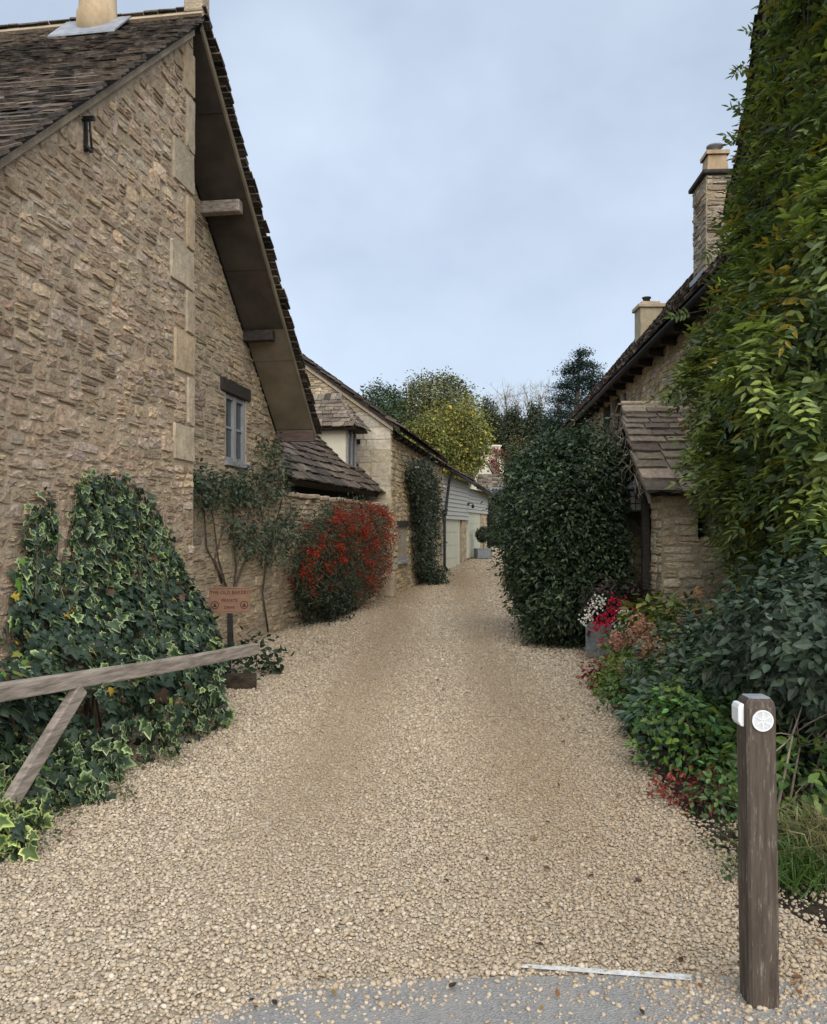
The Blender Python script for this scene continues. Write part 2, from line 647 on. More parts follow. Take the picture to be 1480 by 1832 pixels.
# ------------------------------------------------------------------ leaf templates (y = stem to tip, z = upper face)
def fan(outline, cen, zf):
    V = np.array([(x, y, zf * abs(x)) for x, y in outline] + [(cen[0], cen[1], -0.03)])
    n = len(outline)
    F = np.array([(n, i, (i + 1) % n) for i in range(n)])
    return V, F


LEAF_OV = fan([(0, 0), (.24, .22), (.27, .5), (.13, .82), (0, 1), (-.13, .82), (-.27, .5), (-.24, .22)], (0, .45), 0.28)
LEAF_WIS = fan([(0, 0), (.17, .25), (.185, .5), (.09, .82), (0, 1), (-.09, .82), (-.185, .5), (-.17, .25)], (0, .45), 0.3)
LEAF_LAN = fan([(0, 0), (.14, .3), (.12, .65), (0, 1), (-.12, .65), (-.14, .3)], (0, .45), 0.35)
LEAF_4 = fan([(0, 0), (.25, .42), (0, 1), (-.25, .42)], (0, .42), 0.3)
LEAF_2 = (np.array([(0, 0, 0), (.3, .5, .1), (0, 1, -.04), (-.3, .5, .1)], float), np.array([(0, 1, 2), (0, 2, 3)]))
PETAL = fan([(0, 0), (.32, .35), (.34, .75), (0, 1), (-.34, .75), (-.32, .35)], (0, .5), 0.4)
_iv = [(0, .12), (.16, 0), (.42, .06), (.36, .27), (.52, .46), (.26, .52), (.17, .74), (0, 1), (-.17, .74), (-.26, .52), (-.52, .46), (-.36, .27), (-.42, .06), (-.16, 0)]


def ivy_leaf(inner):
    n = len(_iv)
    out = np.array([(x, y, -0.22 * abs(x) ** 1.3 - 0.12 * y * y) for x, y in _iv])
    c0 = np.array([0, .36, 0.03])
    inn = c0 + (out - c0) * inner + [0, 0, .015]
    V = np.concatenate([out, inn, [c0]])
    F = []
    for i in range(n):
        j = (i + 1) % n
        F += [(i, i + n, j), (j, i + n, j + n), (i + n, 2 * n, j + n)]
    return V, np.array(F)


IVY = ivy_leaf(0.72)
IVY_WIDE = ivy_leaf(0.48)
IVY_PLAIN = np.ones((len(IVY[0]), 3))
IVY_VAR = np.ones((len(IVY[0]), 3))
IVY_VAR[:14] = (8.5, 5.6, 7.0)           # cream margin relative to the green blade


def unit(v):
    return v / (np.linalg.norm(v, axis=-1, keepdims=True) + 1e-9)


def leaf_mats(nrm, tip, size):
    z = unit(nrm)
    y = unit(tip - (tip * z).sum(-1, keepdims=True) * z)
    x = np.cross(y, z)
    return np.stack([x, y, z], -1) * np.asarray(size)[:, None, None]


class Noise3:
    def __init__(self, rng, freq, k=7):
        self.f = rng.normal(0, freq, (k, 3))
        self.p = rng.uniform(0, 6.28, k)

    def __call__(self, x):
        return np.cos(x @ self.f.T + self.p).mean(-1) * 1.6


def shell(rng, c, rad, k, amp=0.14, freq=2.6, power=2.6, depth=0.28, inner=0.3, zmin=None, hemi=None):
    """clump centres in the outer layer of a lumpy superellipsoid"""
    d = unit(rng.normal(0, 1, (k, 3)))
    if hemi is not None:
        bad = d[:, 2] < hemi
        d[bad, 2] *= -0.6
        d = unit(d)
    r = 1 / (np.abs(d) ** power).sum(-1) ** (1 / power)
    nz = Noise3(rng, freq)
    lump = 1 + amp * nz(d * 2) + amp * 0.4 * Noise3(rng, freq * 3.2, 9)(d * 2)
    dep = np.where(rng.random(k) < inner, rng.uniform(0, depth * 1.8, k), np.abs(rng.normal(0, depth * 0.22, k)))
    q = d * (r * lump * np.clip(1 - dep, 0.15, 1.1))[:, None]
    p = np.array(c) + q * np.array(rad)
    o = unit(d / np.array(rad))
    if zmin is not None:
        keep = p[:, 2] > zmin
        p, o = p[keep], o[keep]
    return p, o


def shells(rng, lobes, k, **kw):
    v = np.array([r_[0] * r_[1] + r_[1] * r_[2] + r_[0] * r_[2] for _, r_ in lobes])
    ps, os_ = [], []
    for (c_, r_), f in zip(lobes, v / v.sum()):
        p, o = shell(rng, c_, r_, int(k * f), **kw)
        ps.append(p)
        os_.append(o)
    p, o = np.concatenate(ps), np.concatenate(os_)
    deep = np.zeros(len(p), bool)                     # drop clumps buried in another lobe
    for c_, r_ in lobes:
        deep |= (((p - np.array(c_)) / np.array(r_)) ** 2).sum(1) < 0.42
    return p[~deep], o[~deep]


def clump(rng, cen, out, per, spread, size, droop=0.3, upness=0.45, facing=0.7, sj=0.25):
    n = len(cen) * per
    c = np.repeat(cen, per, 0)
    o = np.repeat(out, per, 0)
    off = rng.normal(0, 1, (n, 3)) * spread * 0.5
    nrm = unit(o * facing + UP * upness + rng.normal(0, 0.55, (n, 3)))
    tip = unit(off / (spread + 1e-6) + o * 0.4 - UP * droop + rng.normal(0, 0.4, (n, 3)))
    sz = size * np.clip(rng.normal(1, sj, n), 0.45, 1.8)
    return c + off, leaf_mats(nrm, tip, sz)


def clump_cols(rng, k, per, pal, cj=0.16, lj=0.14):
    pal = np.array(pal, float)
    base = pal[rng.integers(0, len(pal), k)] * (1 + rng.normal(0, cj, (k, 1)))
    c = np.repeat(base, per, 0)
    c = c * (1 + rng.normal(0, lj, (len(c), 1))) * (1 + rng.normal(0, 0.05, (len(c), 3)))
    return np.clip(c, 0.004, 0.9)


def foliage(parent, name, tmpl, ts, Ms, cols, mat='leaf', n_ind=0, leaf_name='leaf'):
    if n_ind:
        return pieces(parent, leaf_name, [tmpl], np.zeros(len(ts), int), Ms, ts, cols, MAT[mat], n_ind, name, smooth=False)
    V = (np.einsum('nij,vj->nvi', Ms, tmpl[0]) + ts[:, None]).reshape(-1, 3)
    F = (tmpl[1][None] + (np.arange(len(ts)) * len(tmpl[0]))[:, None, None]).reshape(-1, 3)
    o = obj(name, mesh_np(name, V, F, np.repeat(cols, len(tmpl[0]), 0), False), MAT[mat], parent)
    o['kind'] = 'stuff'
    return o


def twigs(rng, root, ends, r0, r1, mb, sag=0.1, n=5, seg=4):
    for e in ends:
        p0, p1 = np.array(root, float), np.array(e, float)
        pts = []
        for i in range(seg + 1):
            t = i / seg
            q = p0 + (p1 - p0) * t
            q = q + rng.normal(0, 1, 3) * np.linalg.norm(p1 - p0) * 0.045 * math.sin(math.pi * t)
            q[2] += sag * math.sin(math.pi * t) * np.linalg.norm(p1 - p0)
            pts.append(q)
        mb.tube(pts, [r0 + (r1 - r0) * i / seg for i in range(seg + 1)], n)


def text_mesh(txt, size):
    """flat lettering as a mesh"""
    cu = bpy.data.curves.new('lettering', 'FONT')
    cu.body, cu.size, cu.align_x, cu.extrude, cu.offset = txt, size, 'CENTER', .0008, .0004
    o = bpy.data.objects.new('lettering_source', cu)
    COL.objects.link(o)
    dg = bpy.context.evaluated_depsgraph_get()
    me = bpy.data.meshes.new_from_object(o.evaluated_get(dg))
    bpy.data.objects.remove(o)
    me.name = 'lettering'
    return me


SIGN_TEXT = [text_mesh('THE OLD BAKERY', .052), text_mesh('PRIVATE', .046), text_mesh('DRIVE', .042)]

# =================================================================== ground, lane, road
HK = [(-40, 0.0), (25, 0.0), (27, .015), (29, .05), (31, .115), (33, .20), (35, .29), (37, .375), (39, .45), (42, 0.55), (46, .75), (60, 2.6), (90, 8.5), (112, 13.0), (150, 15.5), (420, 16.0)]


def H(Y):
    return np.interp(Y, [k[0] for k in HK], [k[1] for k in HK])


def grid_mesh(name, xs_fn, ys, dz, mat, nx=2, parent=None, xpos=None):
    V, F = [], []
    for y in ys:
        x0, x1 = xs_fn(y)
        for i in range(nx):
            V.append((x0 + (x1 - x0) * i / (nx - 1), y, float(H(y)) + dz))
    for j in range(len(ys) - 1):
        for i in range(nx - 1):
            a = j * nx + i
            F.append((a, a + 1, a + nx + 1, a + nx))
    return obj(name, mesh_np(name, np.array(V), np.array(F)), mat, parent)


MAT['earth'] = mat_flat('grass_and_earth', (0.045, 0.055, 0.022), (0.09, 0.08, 0.045), 1.5, 0.95, 20, 0.6, 0.03)
MAT['soil'] = mat_flat('garden_soil', (0.022, 0.016, 0.011), (0.075, 0.056, 0.038), 12, 0.95, 60, 1.0, 0.02)


def mat_gravel():
    m, nt, b, out = new_mat('gravel_bed')
    v = N_(nt, 'ShaderNodeTexVoronoi')
    g = N_(nt, 'ShaderNodeNewGeometry')
    nt.links.new(g.outputs['Position'], v.inputs['Vector'])
    v.inputs['Scale'].default_value = 46
    c = ramp(nt, v.outputs['Color'], [(0.0, (0.37, 0.305, 0.22)), (0.5, (0.46, 0.39, 0.29)), (1.0, (0.55, 0.48, 0.375))])
    dirt = noise(nt, 0.9, 5, 0.6, (1.6, 0.35, 1))
    c = mixc(nt, c, (0.27, 0.195, 0.115), ramp(nt, dirt, [(0.48, 0.0), (0.72, 0.6)]))
    nt.links.new(c, b.inputs['Base Color'])
    b.inputs['Roughness'].default_value = 0.95
    b.inputs['Specular IOR Level'].default_value = 0.2
    bump(nt, b, v.outputs['Distance'], 0.9, 0.012)
    return m


MAT['gravel'] = mat_gravel()


def mat_tarmac():
    m, nt, b, out = new_mat('worn_tarmac')
    v = N_(nt, 'ShaderNodeTexVoronoi')
    g = N_(nt, 'ShaderNodeNewGeometry')
    nt.links.new(g.outputs['Position'], v.inputs['Vector'])
    v.inputs['Scale'].default_value = 120
    c = ramp(nt, v.outputs['Color'], [(0.0, (0.17, 0.165, 0.158)), (1.0, (0.31, 0.30, 0.285))])
    c = mixc(nt, c, (0.30, 0.28, 0.25), ramp(nt, noise(nt, 5, 5), [(0.45, 0.0), (0.75, 0.6)]))
    nt.links.new(c, b.inputs['Base Color'])
    b.inputs['Roughness'].default_value = 0.85
    bump(nt, b, v.outputs['Distance'], 0.6, 0.006)
    return m


MAT['tarmac'] = mat_tarmac()
MAT['paint'] = mat_flat('worn_white_paint', (0.42, 0.41, 0.38), (0.74, 0.74, 0.71), 40, 0.7, 80, 0.3, 0.002)

gx = np.array([-260, -140, -80, -40, -20, -10, -5, 0, 5, 10, 20, 40, 80, 140, 260.])
gy = np.array([-40, 0, 10, 20, 25, 27, 29, 31, 33, 35, 37, 39, 42, 46, 50, 60, 75, 90, 100, 112, 150, 220, 420.])
V, F = [], []
for y in gy:
    for x in gx:
        V.append((x, y, float(H(y)) - 0.04 + (max(0, abs(x) - 40) * 0.03 if y > 40 else 0)))
nx = len(gx)
for j in range(len(gy) - 1):
    for i in range(nx - 1):
        a = j * nx + i
        F.append((a, a + 1, a + nx + 1, a + nx))
tag(obj('ground', mesh_np('ground', np.array(V), np.array(F)), MAT['earth']), kind='structure')

# lane edges (left follows the house fronts, right the flower bed)
LX = [(2.2, -4.5), (4.0, -2.6), (8.4, -2.35), (13, -2.25), (20, -.75), (29.5, .75), (41, 3.7), (46, 4.5)]
RX = [(2.2, 3.6), (2.9, 1.75), (3.7, 1.50), (4.6, 1.50), (5.3, 1.56), (7.0, 1.72), (9.4, 2.0), (10.2, 2.9), (16, 3.0), (30, 4.6), (41, 8.5), (46, 9.0)]


def lx(y):
    return np.interp(y, [k[0] for k in LX], [k[1] for k in LX])


def rx(y):
    return np.interp(y, [k[0] for k in RX], [k[1] for k in RX])


lane_y = sorted(set([2.2, 2.9, 3.7, 25, 27, 29, 31, 33, 35, 37, 39, 42, 46] + list(np.arange(3.0, 46.5, 0.5))))
tag(grid_mesh('gravel_lane', lambda y: (float(lx(y)), float(rx(y))), lane_y, 0.0, MAT['gravel']), kind='structure')
tag(grid_mesh('soil_bed', lambda y: (float(rx(y)) - 0.15, float(rx(y)) + 4.5), [2.2, 2.9, 3.7, 4.6, 5.3, 7.0, 9.4, 10.2], -0.02, MAT['soil']), kind='structure')
tag(grid_mesh('verge_soil', lambda y: (float(lx(y)) - 1.2, float(lx(y)) + 0.12), [3.0, 4.0, 8.4, 13, 20], -0.012, MAT['soil']), kind='structure')
road = tag(obj('road', mesh_np('road', np.array([(-14, -8, .006), (14, -8, .006), (14, 2.86, .006), (2.0, 2.90, .006), (0.95, 3.0, .006), (-0.45, 2.95, .006), (-.85, 2.62, .006), (-14, 2.3, .006)]),
               np.array([(0, 1, 2, 3, 4, 5, 6, 7)])), MAT['tarmac']), kind='structure')
mb = MB()
mb.add([(.385, 3.06, .011), (.39, 3.032, .011), (.98, 2.945, .011), (.985, 2.985, .011)], [(0, 1, 2, 3)])
mb.build('white_line', MAT['paint'], road)

# ---- gravel stones as instanced pebbles
rng = np.random.default_rng(11)


def pebble_mesh(i):
    t = (1 + 5 ** .5) / 2
    v = np.array([(-1, t, 0), (1, t, 0), (-1, -t, 0), (1, -t, 0), (0, -1, t), (0, 1, t), (0, -1, -t), (0, 1, -t), (t, 0, -1), (t, 0, 1), (-t, 0, -1), (-t, 0, 1)], float)
    v = v / np.linalg.norm(v[0])
    v *= 1 + _rng.normal(0, 0.13, (12, 1))
    v *= np.array([1, _rng.uniform(.62, .95), _rng.uniform(.42, .7)])
    f = np.array([(0, 11, 5), (0, 5, 1), (0, 1, 7), (0, 7, 10), (0, 10, 11), (1, 5, 9), (5, 11, 4), (11, 10, 2), (10, 7, 6), (7, 1, 8), (3, 9, 4), (3, 4, 2), (3, 2, 6), (3, 6, 8),
                  (3, 8, 9), (4, 9, 5), (2, 4, 11), (6, 2, 10), (8, 6, 7), (9, 8, 1)])
    return mesh_np('pebble', v * 0.5, f, smooth=True)


def mat_pebble():
    m, nt, b, out = new_mat('limestone_chippings')
    a = N_(nt, 'ShaderNodeAttribute', attribute_name='tint', attribute_type='INSTANCER')
    c = mixc(nt, a.outputs['Color'], ramp(nt, noise(nt, 120, 3), [(0.3, 0.82), (0.7, 1.15)]), 1.0, 'MULTIPLY')
    nt.links.new(c, b.inputs['Base Color'])
    b.inputs['Roughness'].default_value = 0.9
    b.inputs['Specular IOR Level'].default_value = 0.2
    return m


MAT['pebble'] = mat_pebble()
peb_col = bpy.data.collections.new('pebble_shapes')
for i in range(6):
    me = pebble_mesh(i)
    me.materials.append(MAT['pebble'])
    peb_col.objects.link(bpy.data.objects.new('pebble', me))


def scatter(n, y0, y1, dens_pow):
    y = y0 + (y1 - y0) * rng.random(n) ** dens_pow
    return y


P, SZ = [], []
dn = Noise3(rng, 1.4, 9)
for (y0, y1, dens, sz) in [(2.62, 4.2, 7200, .0145), (4.2, 6.5, 5600, .0160), (6.5, 10, 2900, .0205), (10, 16, 1300, .027), (16, 30, 450, .036), (30, 43, 160, .05)]:
    x0, x1 = -0.52 * y1, 0.52 * y1
    n = int(dens * (x1 - x0) * (y1 - y0))
    x = rng.uniform(x0, x1, n)
    y = rng.uniform(y0, y1, n)
    e = 0.12 * dn(np.stack([x * 2, y * 2, x * 0], 1)) + rng.normal(0, 0.05, n)
    L_, R_ = lx(y), rx(y)
    keep = (x > L_ + 0.02 + e * 0.4) & (x < R_ + e)
    # thin scatter over the soil to the right of the post
    soil = (x >= R_ + e) & (y < 4.6) & (rng.random(n) < 0.22 * np.clip(1.6 - (x - R_) * 0.9, 0.2, 1))
    # ragged edge over the tarmac
    edge = 2.93 + 0.08 * np.sin(x * 2.1 + 1) + 0.15 * dn(np.stack([x * 4, y * 3, x * 0 + 3], 1)) - 0.32 * np.clip(-x - 0.15, 0, 1.2) - 0.18 * np.clip(x - .92, 0, 1.2)
    d = y - edge
    keep = (keep | soil) & ((d > 0) | (rng.random(n) < np.clip(0.30 + d * 0.9 + 0.25 * (x > .75), 0.05, 0.6)))
    # the white line shows through
    onl = (np.abs(y - (3.05 - (x - .385) * .147)) < 0.022) & (x > .38) & (x < .99)
    keep &= ~(onl & (rng.random(n) < 0.72))
    x, y = x[keep], y[keep]
    trk = (np.exp(-((x + 0.75 - y * .03) / .38) ** 2) + np.exp(-((x - 0.62 - y * .03) / .38) ** 2)) * np.clip((y - 3.4) / 1.5, 0, 1)
    s = sz * np.clip(rng.lognormal(0, 0.36, len(x)), 0.45, 2.3) * (1 - .22 * np.clip(trk, 0, 1))
    P.append(np.stack([x, y, H(y) + s * (rng.uniform(0.02, 0.26, len(x)) - .10 * np.clip(trk, 0, 1)) + 0.004], 1))
    SZ.append(s)
P = np.concatenate(P)
SZ = np.concatenate(SZ)
n = len(P)
pal = np.array([(.57, .485, .37), (.51, .425, .315), (.61, .53, .415), (.46, .38, .285), (.54, .465, .37), (.57, .465, .33), (.40, .335, .265), (.64, .575, .475)])
tint = pal[rng.integers(0, len(pal), n)] * (1 + rng.normal(0, 0.12, (n, 1)))
drt = Noise3(rng, 0.8, 9)(P * np.array([1.5, 0.5, 0]))
track = np.exp(-((P[:, 0] + 0.75 - P[:, 1] * .03) / .38) ** 2) + np.exp(-((P[:, 0] - 0.62 - P[:, 1] * .03) / .38) ** 2)
dirt = np.clip(0.16 + 0.36 * drt + 0.42 * track * (P[:, 1] > 3.6) * np.clip((P[:, 1] - 3.4) / 1.5, 0, 1), 0, 0.75)[:, None]
tint = tint * np.array([.90, .88, .85])
tint = tint * (1 - dirt) + np.array([.275, .195, .115]) * dirt
tint = np.clip(tint, .03, .9)
me = bpy.data.meshes.new('gravel')
me.vertices.add(n)
me.vertices.foreach_set('co', P.astype(np.float32).ravel())
a = me.attributes.new('tint', 'FLOAT_COLOR', 'POINT')
a.data.foreach_set('color', np.concatenate([tint, np.ones((n, 1))], 1).astype(np.float32).ravel())
a = me.attributes.new('size', 'FLOAT', 'POINT')
a.data.foreach_set('value', SZ.astype(np.float32))
gravel = obj('gravel', me, MAT['pebble'])
tag(gravel, kind='stuff', label='loose cream limestone chippings covering the lane', cat='gravel')
ng = bpy.data.node_groups.new('gravel_scatter', 'GeometryNodeTree')
ng.interface.new_socket('Geometry', in_out='INPUT', socket_type='NodeSocketGeometry')
ng.interface.new_socket('Geometry', in_out='OUTPUT', socket_type='NodeSocketGeometry')
gi, go = ng.nodes.new('NodeGroupInput'), ng.nodes.new('NodeGroupOutput')
iop = ng.nodes.new('GeometryNodeInstanceOnPoints')
ci = ng.nodes.new('GeometryNodeCollectionInfo')
ci.inputs['Collection'].default_value = peb_col
ci.inputs['Separate Children'].default_value = True
ci.inputs['Reset Children'].default_value = True
rv = ng.nodes.new('FunctionNodeRandomValue')
rv.data_type = 'FLOAT_VECTOR'
rv.inputs[0].default_value = (-0.45, -0.45, 0)
rv.inputs[1].default_value = (0.45, 0.45, 6.283)
na = ng.nodes.new('GeometryNodeInputNamedAttribute')
na.data_type = 'FLOAT'
na.inputs['Name'].default_value = 'size'
iop.inputs['Pick Instance'].default_value = True
L = ng.links.new
L(gi.outputs[0], iop.inputs['Points'])
L(ci.outputs[0], iop.inputs['Instance'])
L(rv.outputs[0], iop.inputs['Rotation'])
L(na.outputs[0], iop.inputs['Scale'])
L(iop.outputs[0], go.inputs[0])
gravel.modifiers.new('scatter', 'NODES').node_group = ng

# =================================================================== stone house on the left
PAL_HOUSE = [(0.507, 0.381, 0.265), (0.454, 0.335, 0.230), (0.540, 0.411, 0.290), (0.421, 0.314, 0.225), (0.562, 0.437, 0.315), (0.475, 0.345, 0.235), (0.507, 0.406, 0.315), (0.593, 0.447, 0.290)]
PAL_FAR = [(0.471, 0.381, 0.262), (0.428, 0.345, 0.243), (0.514, 0.411, 0.277), (0.395, 0.324, 0.238), (0.545, 0.437, 0.287), (0.492, 0.375, 0.238)]
PAL_GREY = [(0.410, 0.347, 0.270), (0.464, 0.393, 0.300), (0.367, 0.311, 0.250), (0.508, 0.428, 0.330), (0.432, 0.337, 0.235)]
PAL_GOLD = [(.54, .42, .245), (.49, .39, .245), (.59, .475, .30), (.45, .36, .235), (.57, .43, .23), (.51, .44, .33)]
PAL_SLATE = [(.105, .083, .066), (.08, .065, .054), (.125, .10, .08), (.15, .12, .095), (.065, .054, .047), (.14, .105, .08)]
PAL_SLATE_L = [(.20, .165, .13), (.165, .135, .108), (.235, .195, .15), (.14, .115, .095), (.26, .215, .165)]

HF = Frame((-2.22, 8.44), (.989, -.148))
SL = 0.86


def rake_near(u):
    return 6.62 - SL * u


def rake_far(u):
    return 6.62 + 0.837 * u      # u negative beyond the corner


house = thing('stone_house', 'tall rubble stone house with steep overhanging stone slate roof on the left', 'house', HF.p(0, -2, 0))
mb = MB()
HF.prism(mb, [(0, -.1), (4.7, -.1), (4.7, rake_near(4.7) - .05), (0, 6.55)], -.46, 0.0)
wall_near = mb.build('wall', MAT['mortar'], house)
WU0, WU1 = -(11.28 - 8.44) / .989, -(10.54 - 8.44) / .989     # window reveal on the far wall
mb = MB()
HF.prism(mb, [(-.02, -.1), (-.02, rake_far(-.02) - .1), (WU1, rake_far(WU1) - .1), (WU1, -.1)], -.8, -.479)
HF.prism(mb, [(WU0, -.1), (WU0, rake_far(WU0) - .1), (-4.62, rake_far(-4.62) - .1), (-4.62, -.1)], -.8, -.479)
HF.prism(mb, [(WU0, -.1), (WU1, -.1), (WU1, 2.44), (WU0, 2.44)], -.799, -.4791)
HF.prism(mb, [(WU0, 3.34), (WU1, 3.34), (WU1, rake_far(WU1) - .1), (WU0, rake_far(WU0) - .1)], -.799, -.4791)
wall_far = mb.build('wall', MAT['mortar'], house)
wall_far['label'] = 'recessed rubble wall with the grey window'
mb = MB()
HF.box(mb, -4.62, -4.32, -6.0, -.801, -.1, 2.7)
mb.build('back_wall', MAT['mortar'], house)
mb = MB()
HF.box(mb, 4.4, 4.7, -6.0, -.461, -.1, 2.5)
mb.build('back_wall', MAT['mortar'], house)
mb = MB()
HF.box(mb, -3.6, -1.6, -1.3, -1.2, 1.8, 3.6)
mb.build('room_wall', MAT['dark_inside'], house)

# quoins up the corner of the near wall
zq, k = 2.25, 0
qm, qt, qc = [], [], []
qrng = np.random.default_rng(3)
while zq < 6.3:
    h = qrng.uniform(.36, .46) if k % 2 == 0 else qrng.uniform(.42, .56)
    h = min(h, 6.42 - zq)
    w = (qrng.uniform(.44, .64) if k % 2 == 0 else qrng.uniform(.16, .25))
    w = min(w, (6.52 - zq - h) / SL + .05)
    if w < .04:
        break
    c = HF.p(w / 2 - .01, 0.0, zq + h / 2)
    qm.append(np.stack([HF.U * (w - .006), HF.N * .05, UP * (h - .008)], 1))
    qt.append(c)
    qc.append(np.array([(.47, .385, .275), (.49, .405, .29), (.48, .365, .235)])[k % 3] * qrng.uniform(.84, 1.06))
    zq += h
    k += 1
pieces(wall_near, 'quoin', BLOCKS, [i % 6 for i in range(len(qt))], qm, qt, qc, MAT['ashlar'], 300, smooth=False)
QZ = [(t[2] - m[2][2] / 2, t[2] + m[2][2] / 2, m[:, 0] @ HF.U) for m, t in zip(qm, qt)]


def near_spans(z):
    u0 = 0.0
    for a, b, w in QZ:
        if a - .02 <= z <= b + .02:
            u0 = max(u0, w + 0.005)
    return [(u0, min(4.68, (6.52 - z) / SL))] if (6.52 - z) / SL > u0 + .05 else []


rubble(wall_near, HF, -.02, 6.45, near_spans, (.055, .120), (.10, .29), PAL_HOUSE, 300, 21, proud=.0145, gap=.010, wave=.035, jit=.12, rot=2.0, rest='small_stones')

def far_spans(z):
    u1 = -max(0.02, 0)
    u0 = max(-4.62, -(6.50 - z) / .837)
    if u0 > u1 - .05:
        return []
    if 2.40 < z < 3.33:
        return [(u0, WU0 - .01), (WU1 + .01, u1)]
    if 3.33 <= z < 3.50:
        return [(u0, WU0 - .13), (WU1 + .19, u1)]
    return [(u0, u1)]


rubble(wall_far, HF, -.02, 6.35, far_spans, (.06, .12), (.14, .40), PAL_FAR, 120, 22, n_face=-.479, proud=.014, gap=.010, wave=.025, jit=.09, rest='small_stones')

# window with oak lintel
mb = MB()
fw = .055
HF.box(mb, WU0, WU1, -.56, -.50, 3.32 - fw, 3.32)
HF.box(mb, WU0, WU1, -.56, -.50, 2.46, 2.46 + fw)
for a in (WU0, WU1 - fw, (WU0 + WU1) / 2 - .04):
    HF.box(mb, a, a + (fw if a != (WU0 + WU1) / 2 - .04 else .08), -.558, -.492, 2.46 + .002, 3.318)
for a, b in ((WU0 + fw, (WU0 + WU1) / 2 - .04), ((WU0 + WU1) / 2 + .04, WU1 - fw)):
    HF.box(mb, a, b, -.55, -.515, 2.885, 2.912)
win = mb.build('window', MAT['frame_grey'], house)
for a, b in ((WU0 + fw, (WU0 + WU1) / 2 - .04), ((WU0 + WU1) / 2 + .04, WU1 - fw)):
    for z0, z1 in ((2.515, 2.886), (2.911, 3.265)):
        m2 = MB()
        HF.box(m2, a, b, -.545, -.535, z0, z1)
        m2.build('pane', MAT['glass'], win)
m2 = MB()
HF.box(m2, WU0 - .05, WU1 + .05, -.53, -.43, 2.40, 2.458)
m2.build('sill', MAT['frame_grey'], win)
m2 = MB()
HF.box(m2, WU0 - .12, WU1 + .18, -.56, -.447, 3.325, 3.492)
m2.build('lintel', MAT['wood_dark'], win, 0.012)

# roof: tile beds, slates, soffit, barge board, purlins
mb = MB()
cosn = 1 / math.hypot(1, SL)
HF.prism(mb, [(5.0, rake_near(5.0) + .02), (5.0, rake_near(5.0) + .08), (0, 6.70), (0, 6.64)], .05, -6.2)
roof_near = mb.build('roof', MAT['wood_dark'], house)
mb = MB()
HF.prism(mb, [(0, 6.64), (0, 6.70), (-4.36, rake_far(-4.36) + .08), (-4.36, rake_far(-4.36) + .02)], .09, -6.2)
roof_far = mb.build('roof', MAT['wood_dark'], house)
an = math.atan(SL)
slates(roof_near, HF.p(5.02, .12, rake_near(5.02) + .08), -HF.N, -HF.U * math.cos(an) + UP * math.sin(an), lambda s: [(0, 6.2)], 5.0 / math.cos(an), (.17, .085), (.14, .34), .02, PAL_SLATE, 300, 31,
       rest='small_roof_tiles', lift=1.25)
af = math.atan(.837)
slates(roof_far, HF.p(-4.40, .16, rake_far(-4.40) + .08), -HF.N, HF.U * math.cos(af) + UP * math.sin(af), lambda s: [(0, 6.2)], 4.40 / math.cos(af), (.125, .07), (.14, .34), .022, PAL_SLATE, 60, 32,
       rest='small_roof_tiles', lift=1.2)
# mortar fillet under the near verge
mb = MB()
HF.prism(mb, [(4.9, rake_near(4.9) - .045), (4.9, rake_near(4.9) + .045), (.06, rake_near(.06) + .045), (.06, rake_near(.06) - .045)], 0.001, .045)
mb.build('verge_mortar', MAT['mortar'], roof_near)
# soffit panels under the far overhang
stops = [(-.03, 'eaves_dark'), (-.62, 'eaves_dark'), (-1.375, 'eaves_dark'), (-2.1, 'eaves_dark'), (-2.79, 'eaves_khaki'), (-3.2, 'eaves_khaki'), (-4.20, None)]  # upper panels dark brown, lower panels khaki
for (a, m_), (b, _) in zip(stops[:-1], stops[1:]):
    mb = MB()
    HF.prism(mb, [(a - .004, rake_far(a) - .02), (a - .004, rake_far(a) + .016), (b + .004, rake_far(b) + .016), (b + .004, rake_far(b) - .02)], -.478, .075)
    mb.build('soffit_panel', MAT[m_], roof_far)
mb = MB()
HF.prism(mb, [(-.0, 6.60), (-.0, 6.69), (-4.34, rake_far(-4.34) + .06), (-4.34, rake_far(-4.34) - .03)], .0755, .098)
mb.build('barge_board', MAT['eaves_khaki'], roof_far)
for u, m_, n1 in ((-1.375, 'wood_grey', .00), (-2.79, 'wood_dark', -.06)):
    mb = MB()
    z = rake_far(u) - .03
    HF.box(mb, u - .065, u + .065, -.52, n1, z - .15, z - .008)
    mb.build('purlin', MAT[m_], roof_far, 0.012)
mb = MB()
HF.box(mb, -4.30, -4.20, -.478, .085, rake_far(-4.20) - .20, rake_far(-4.20) - .025)
mb.build('eaves_board', MAT['wood_plum'], roof_far, 0.006)
# ridge tiles
for i in range(14):
    mb = MB()
    a = i * .43
    mb.prism([HF.p(-.13, .14 - a, 6.70), HF.p(0, .14 - a, 6.83), HF.p(.13, .14 - a, 6.70), HF.p(.10, .14 - a, 6.68), HF.p(0, .14 - a, 6.78), HF.p(-.10, .14 - a, 6.68)], -HF.N * .425)
    mb.build('ridge_tile', MAT['mortar'], roof_near)
mb = MB()
mb.box(HF.p(0, .04, 6.86), (.2, .2, .22), HF.ax).box(HF.p(.0, .04, 7.02), (.15, .15, .14), HF.ax)
mb.build('apex_stone', MAT['mortar'], roof_near, 0.02)
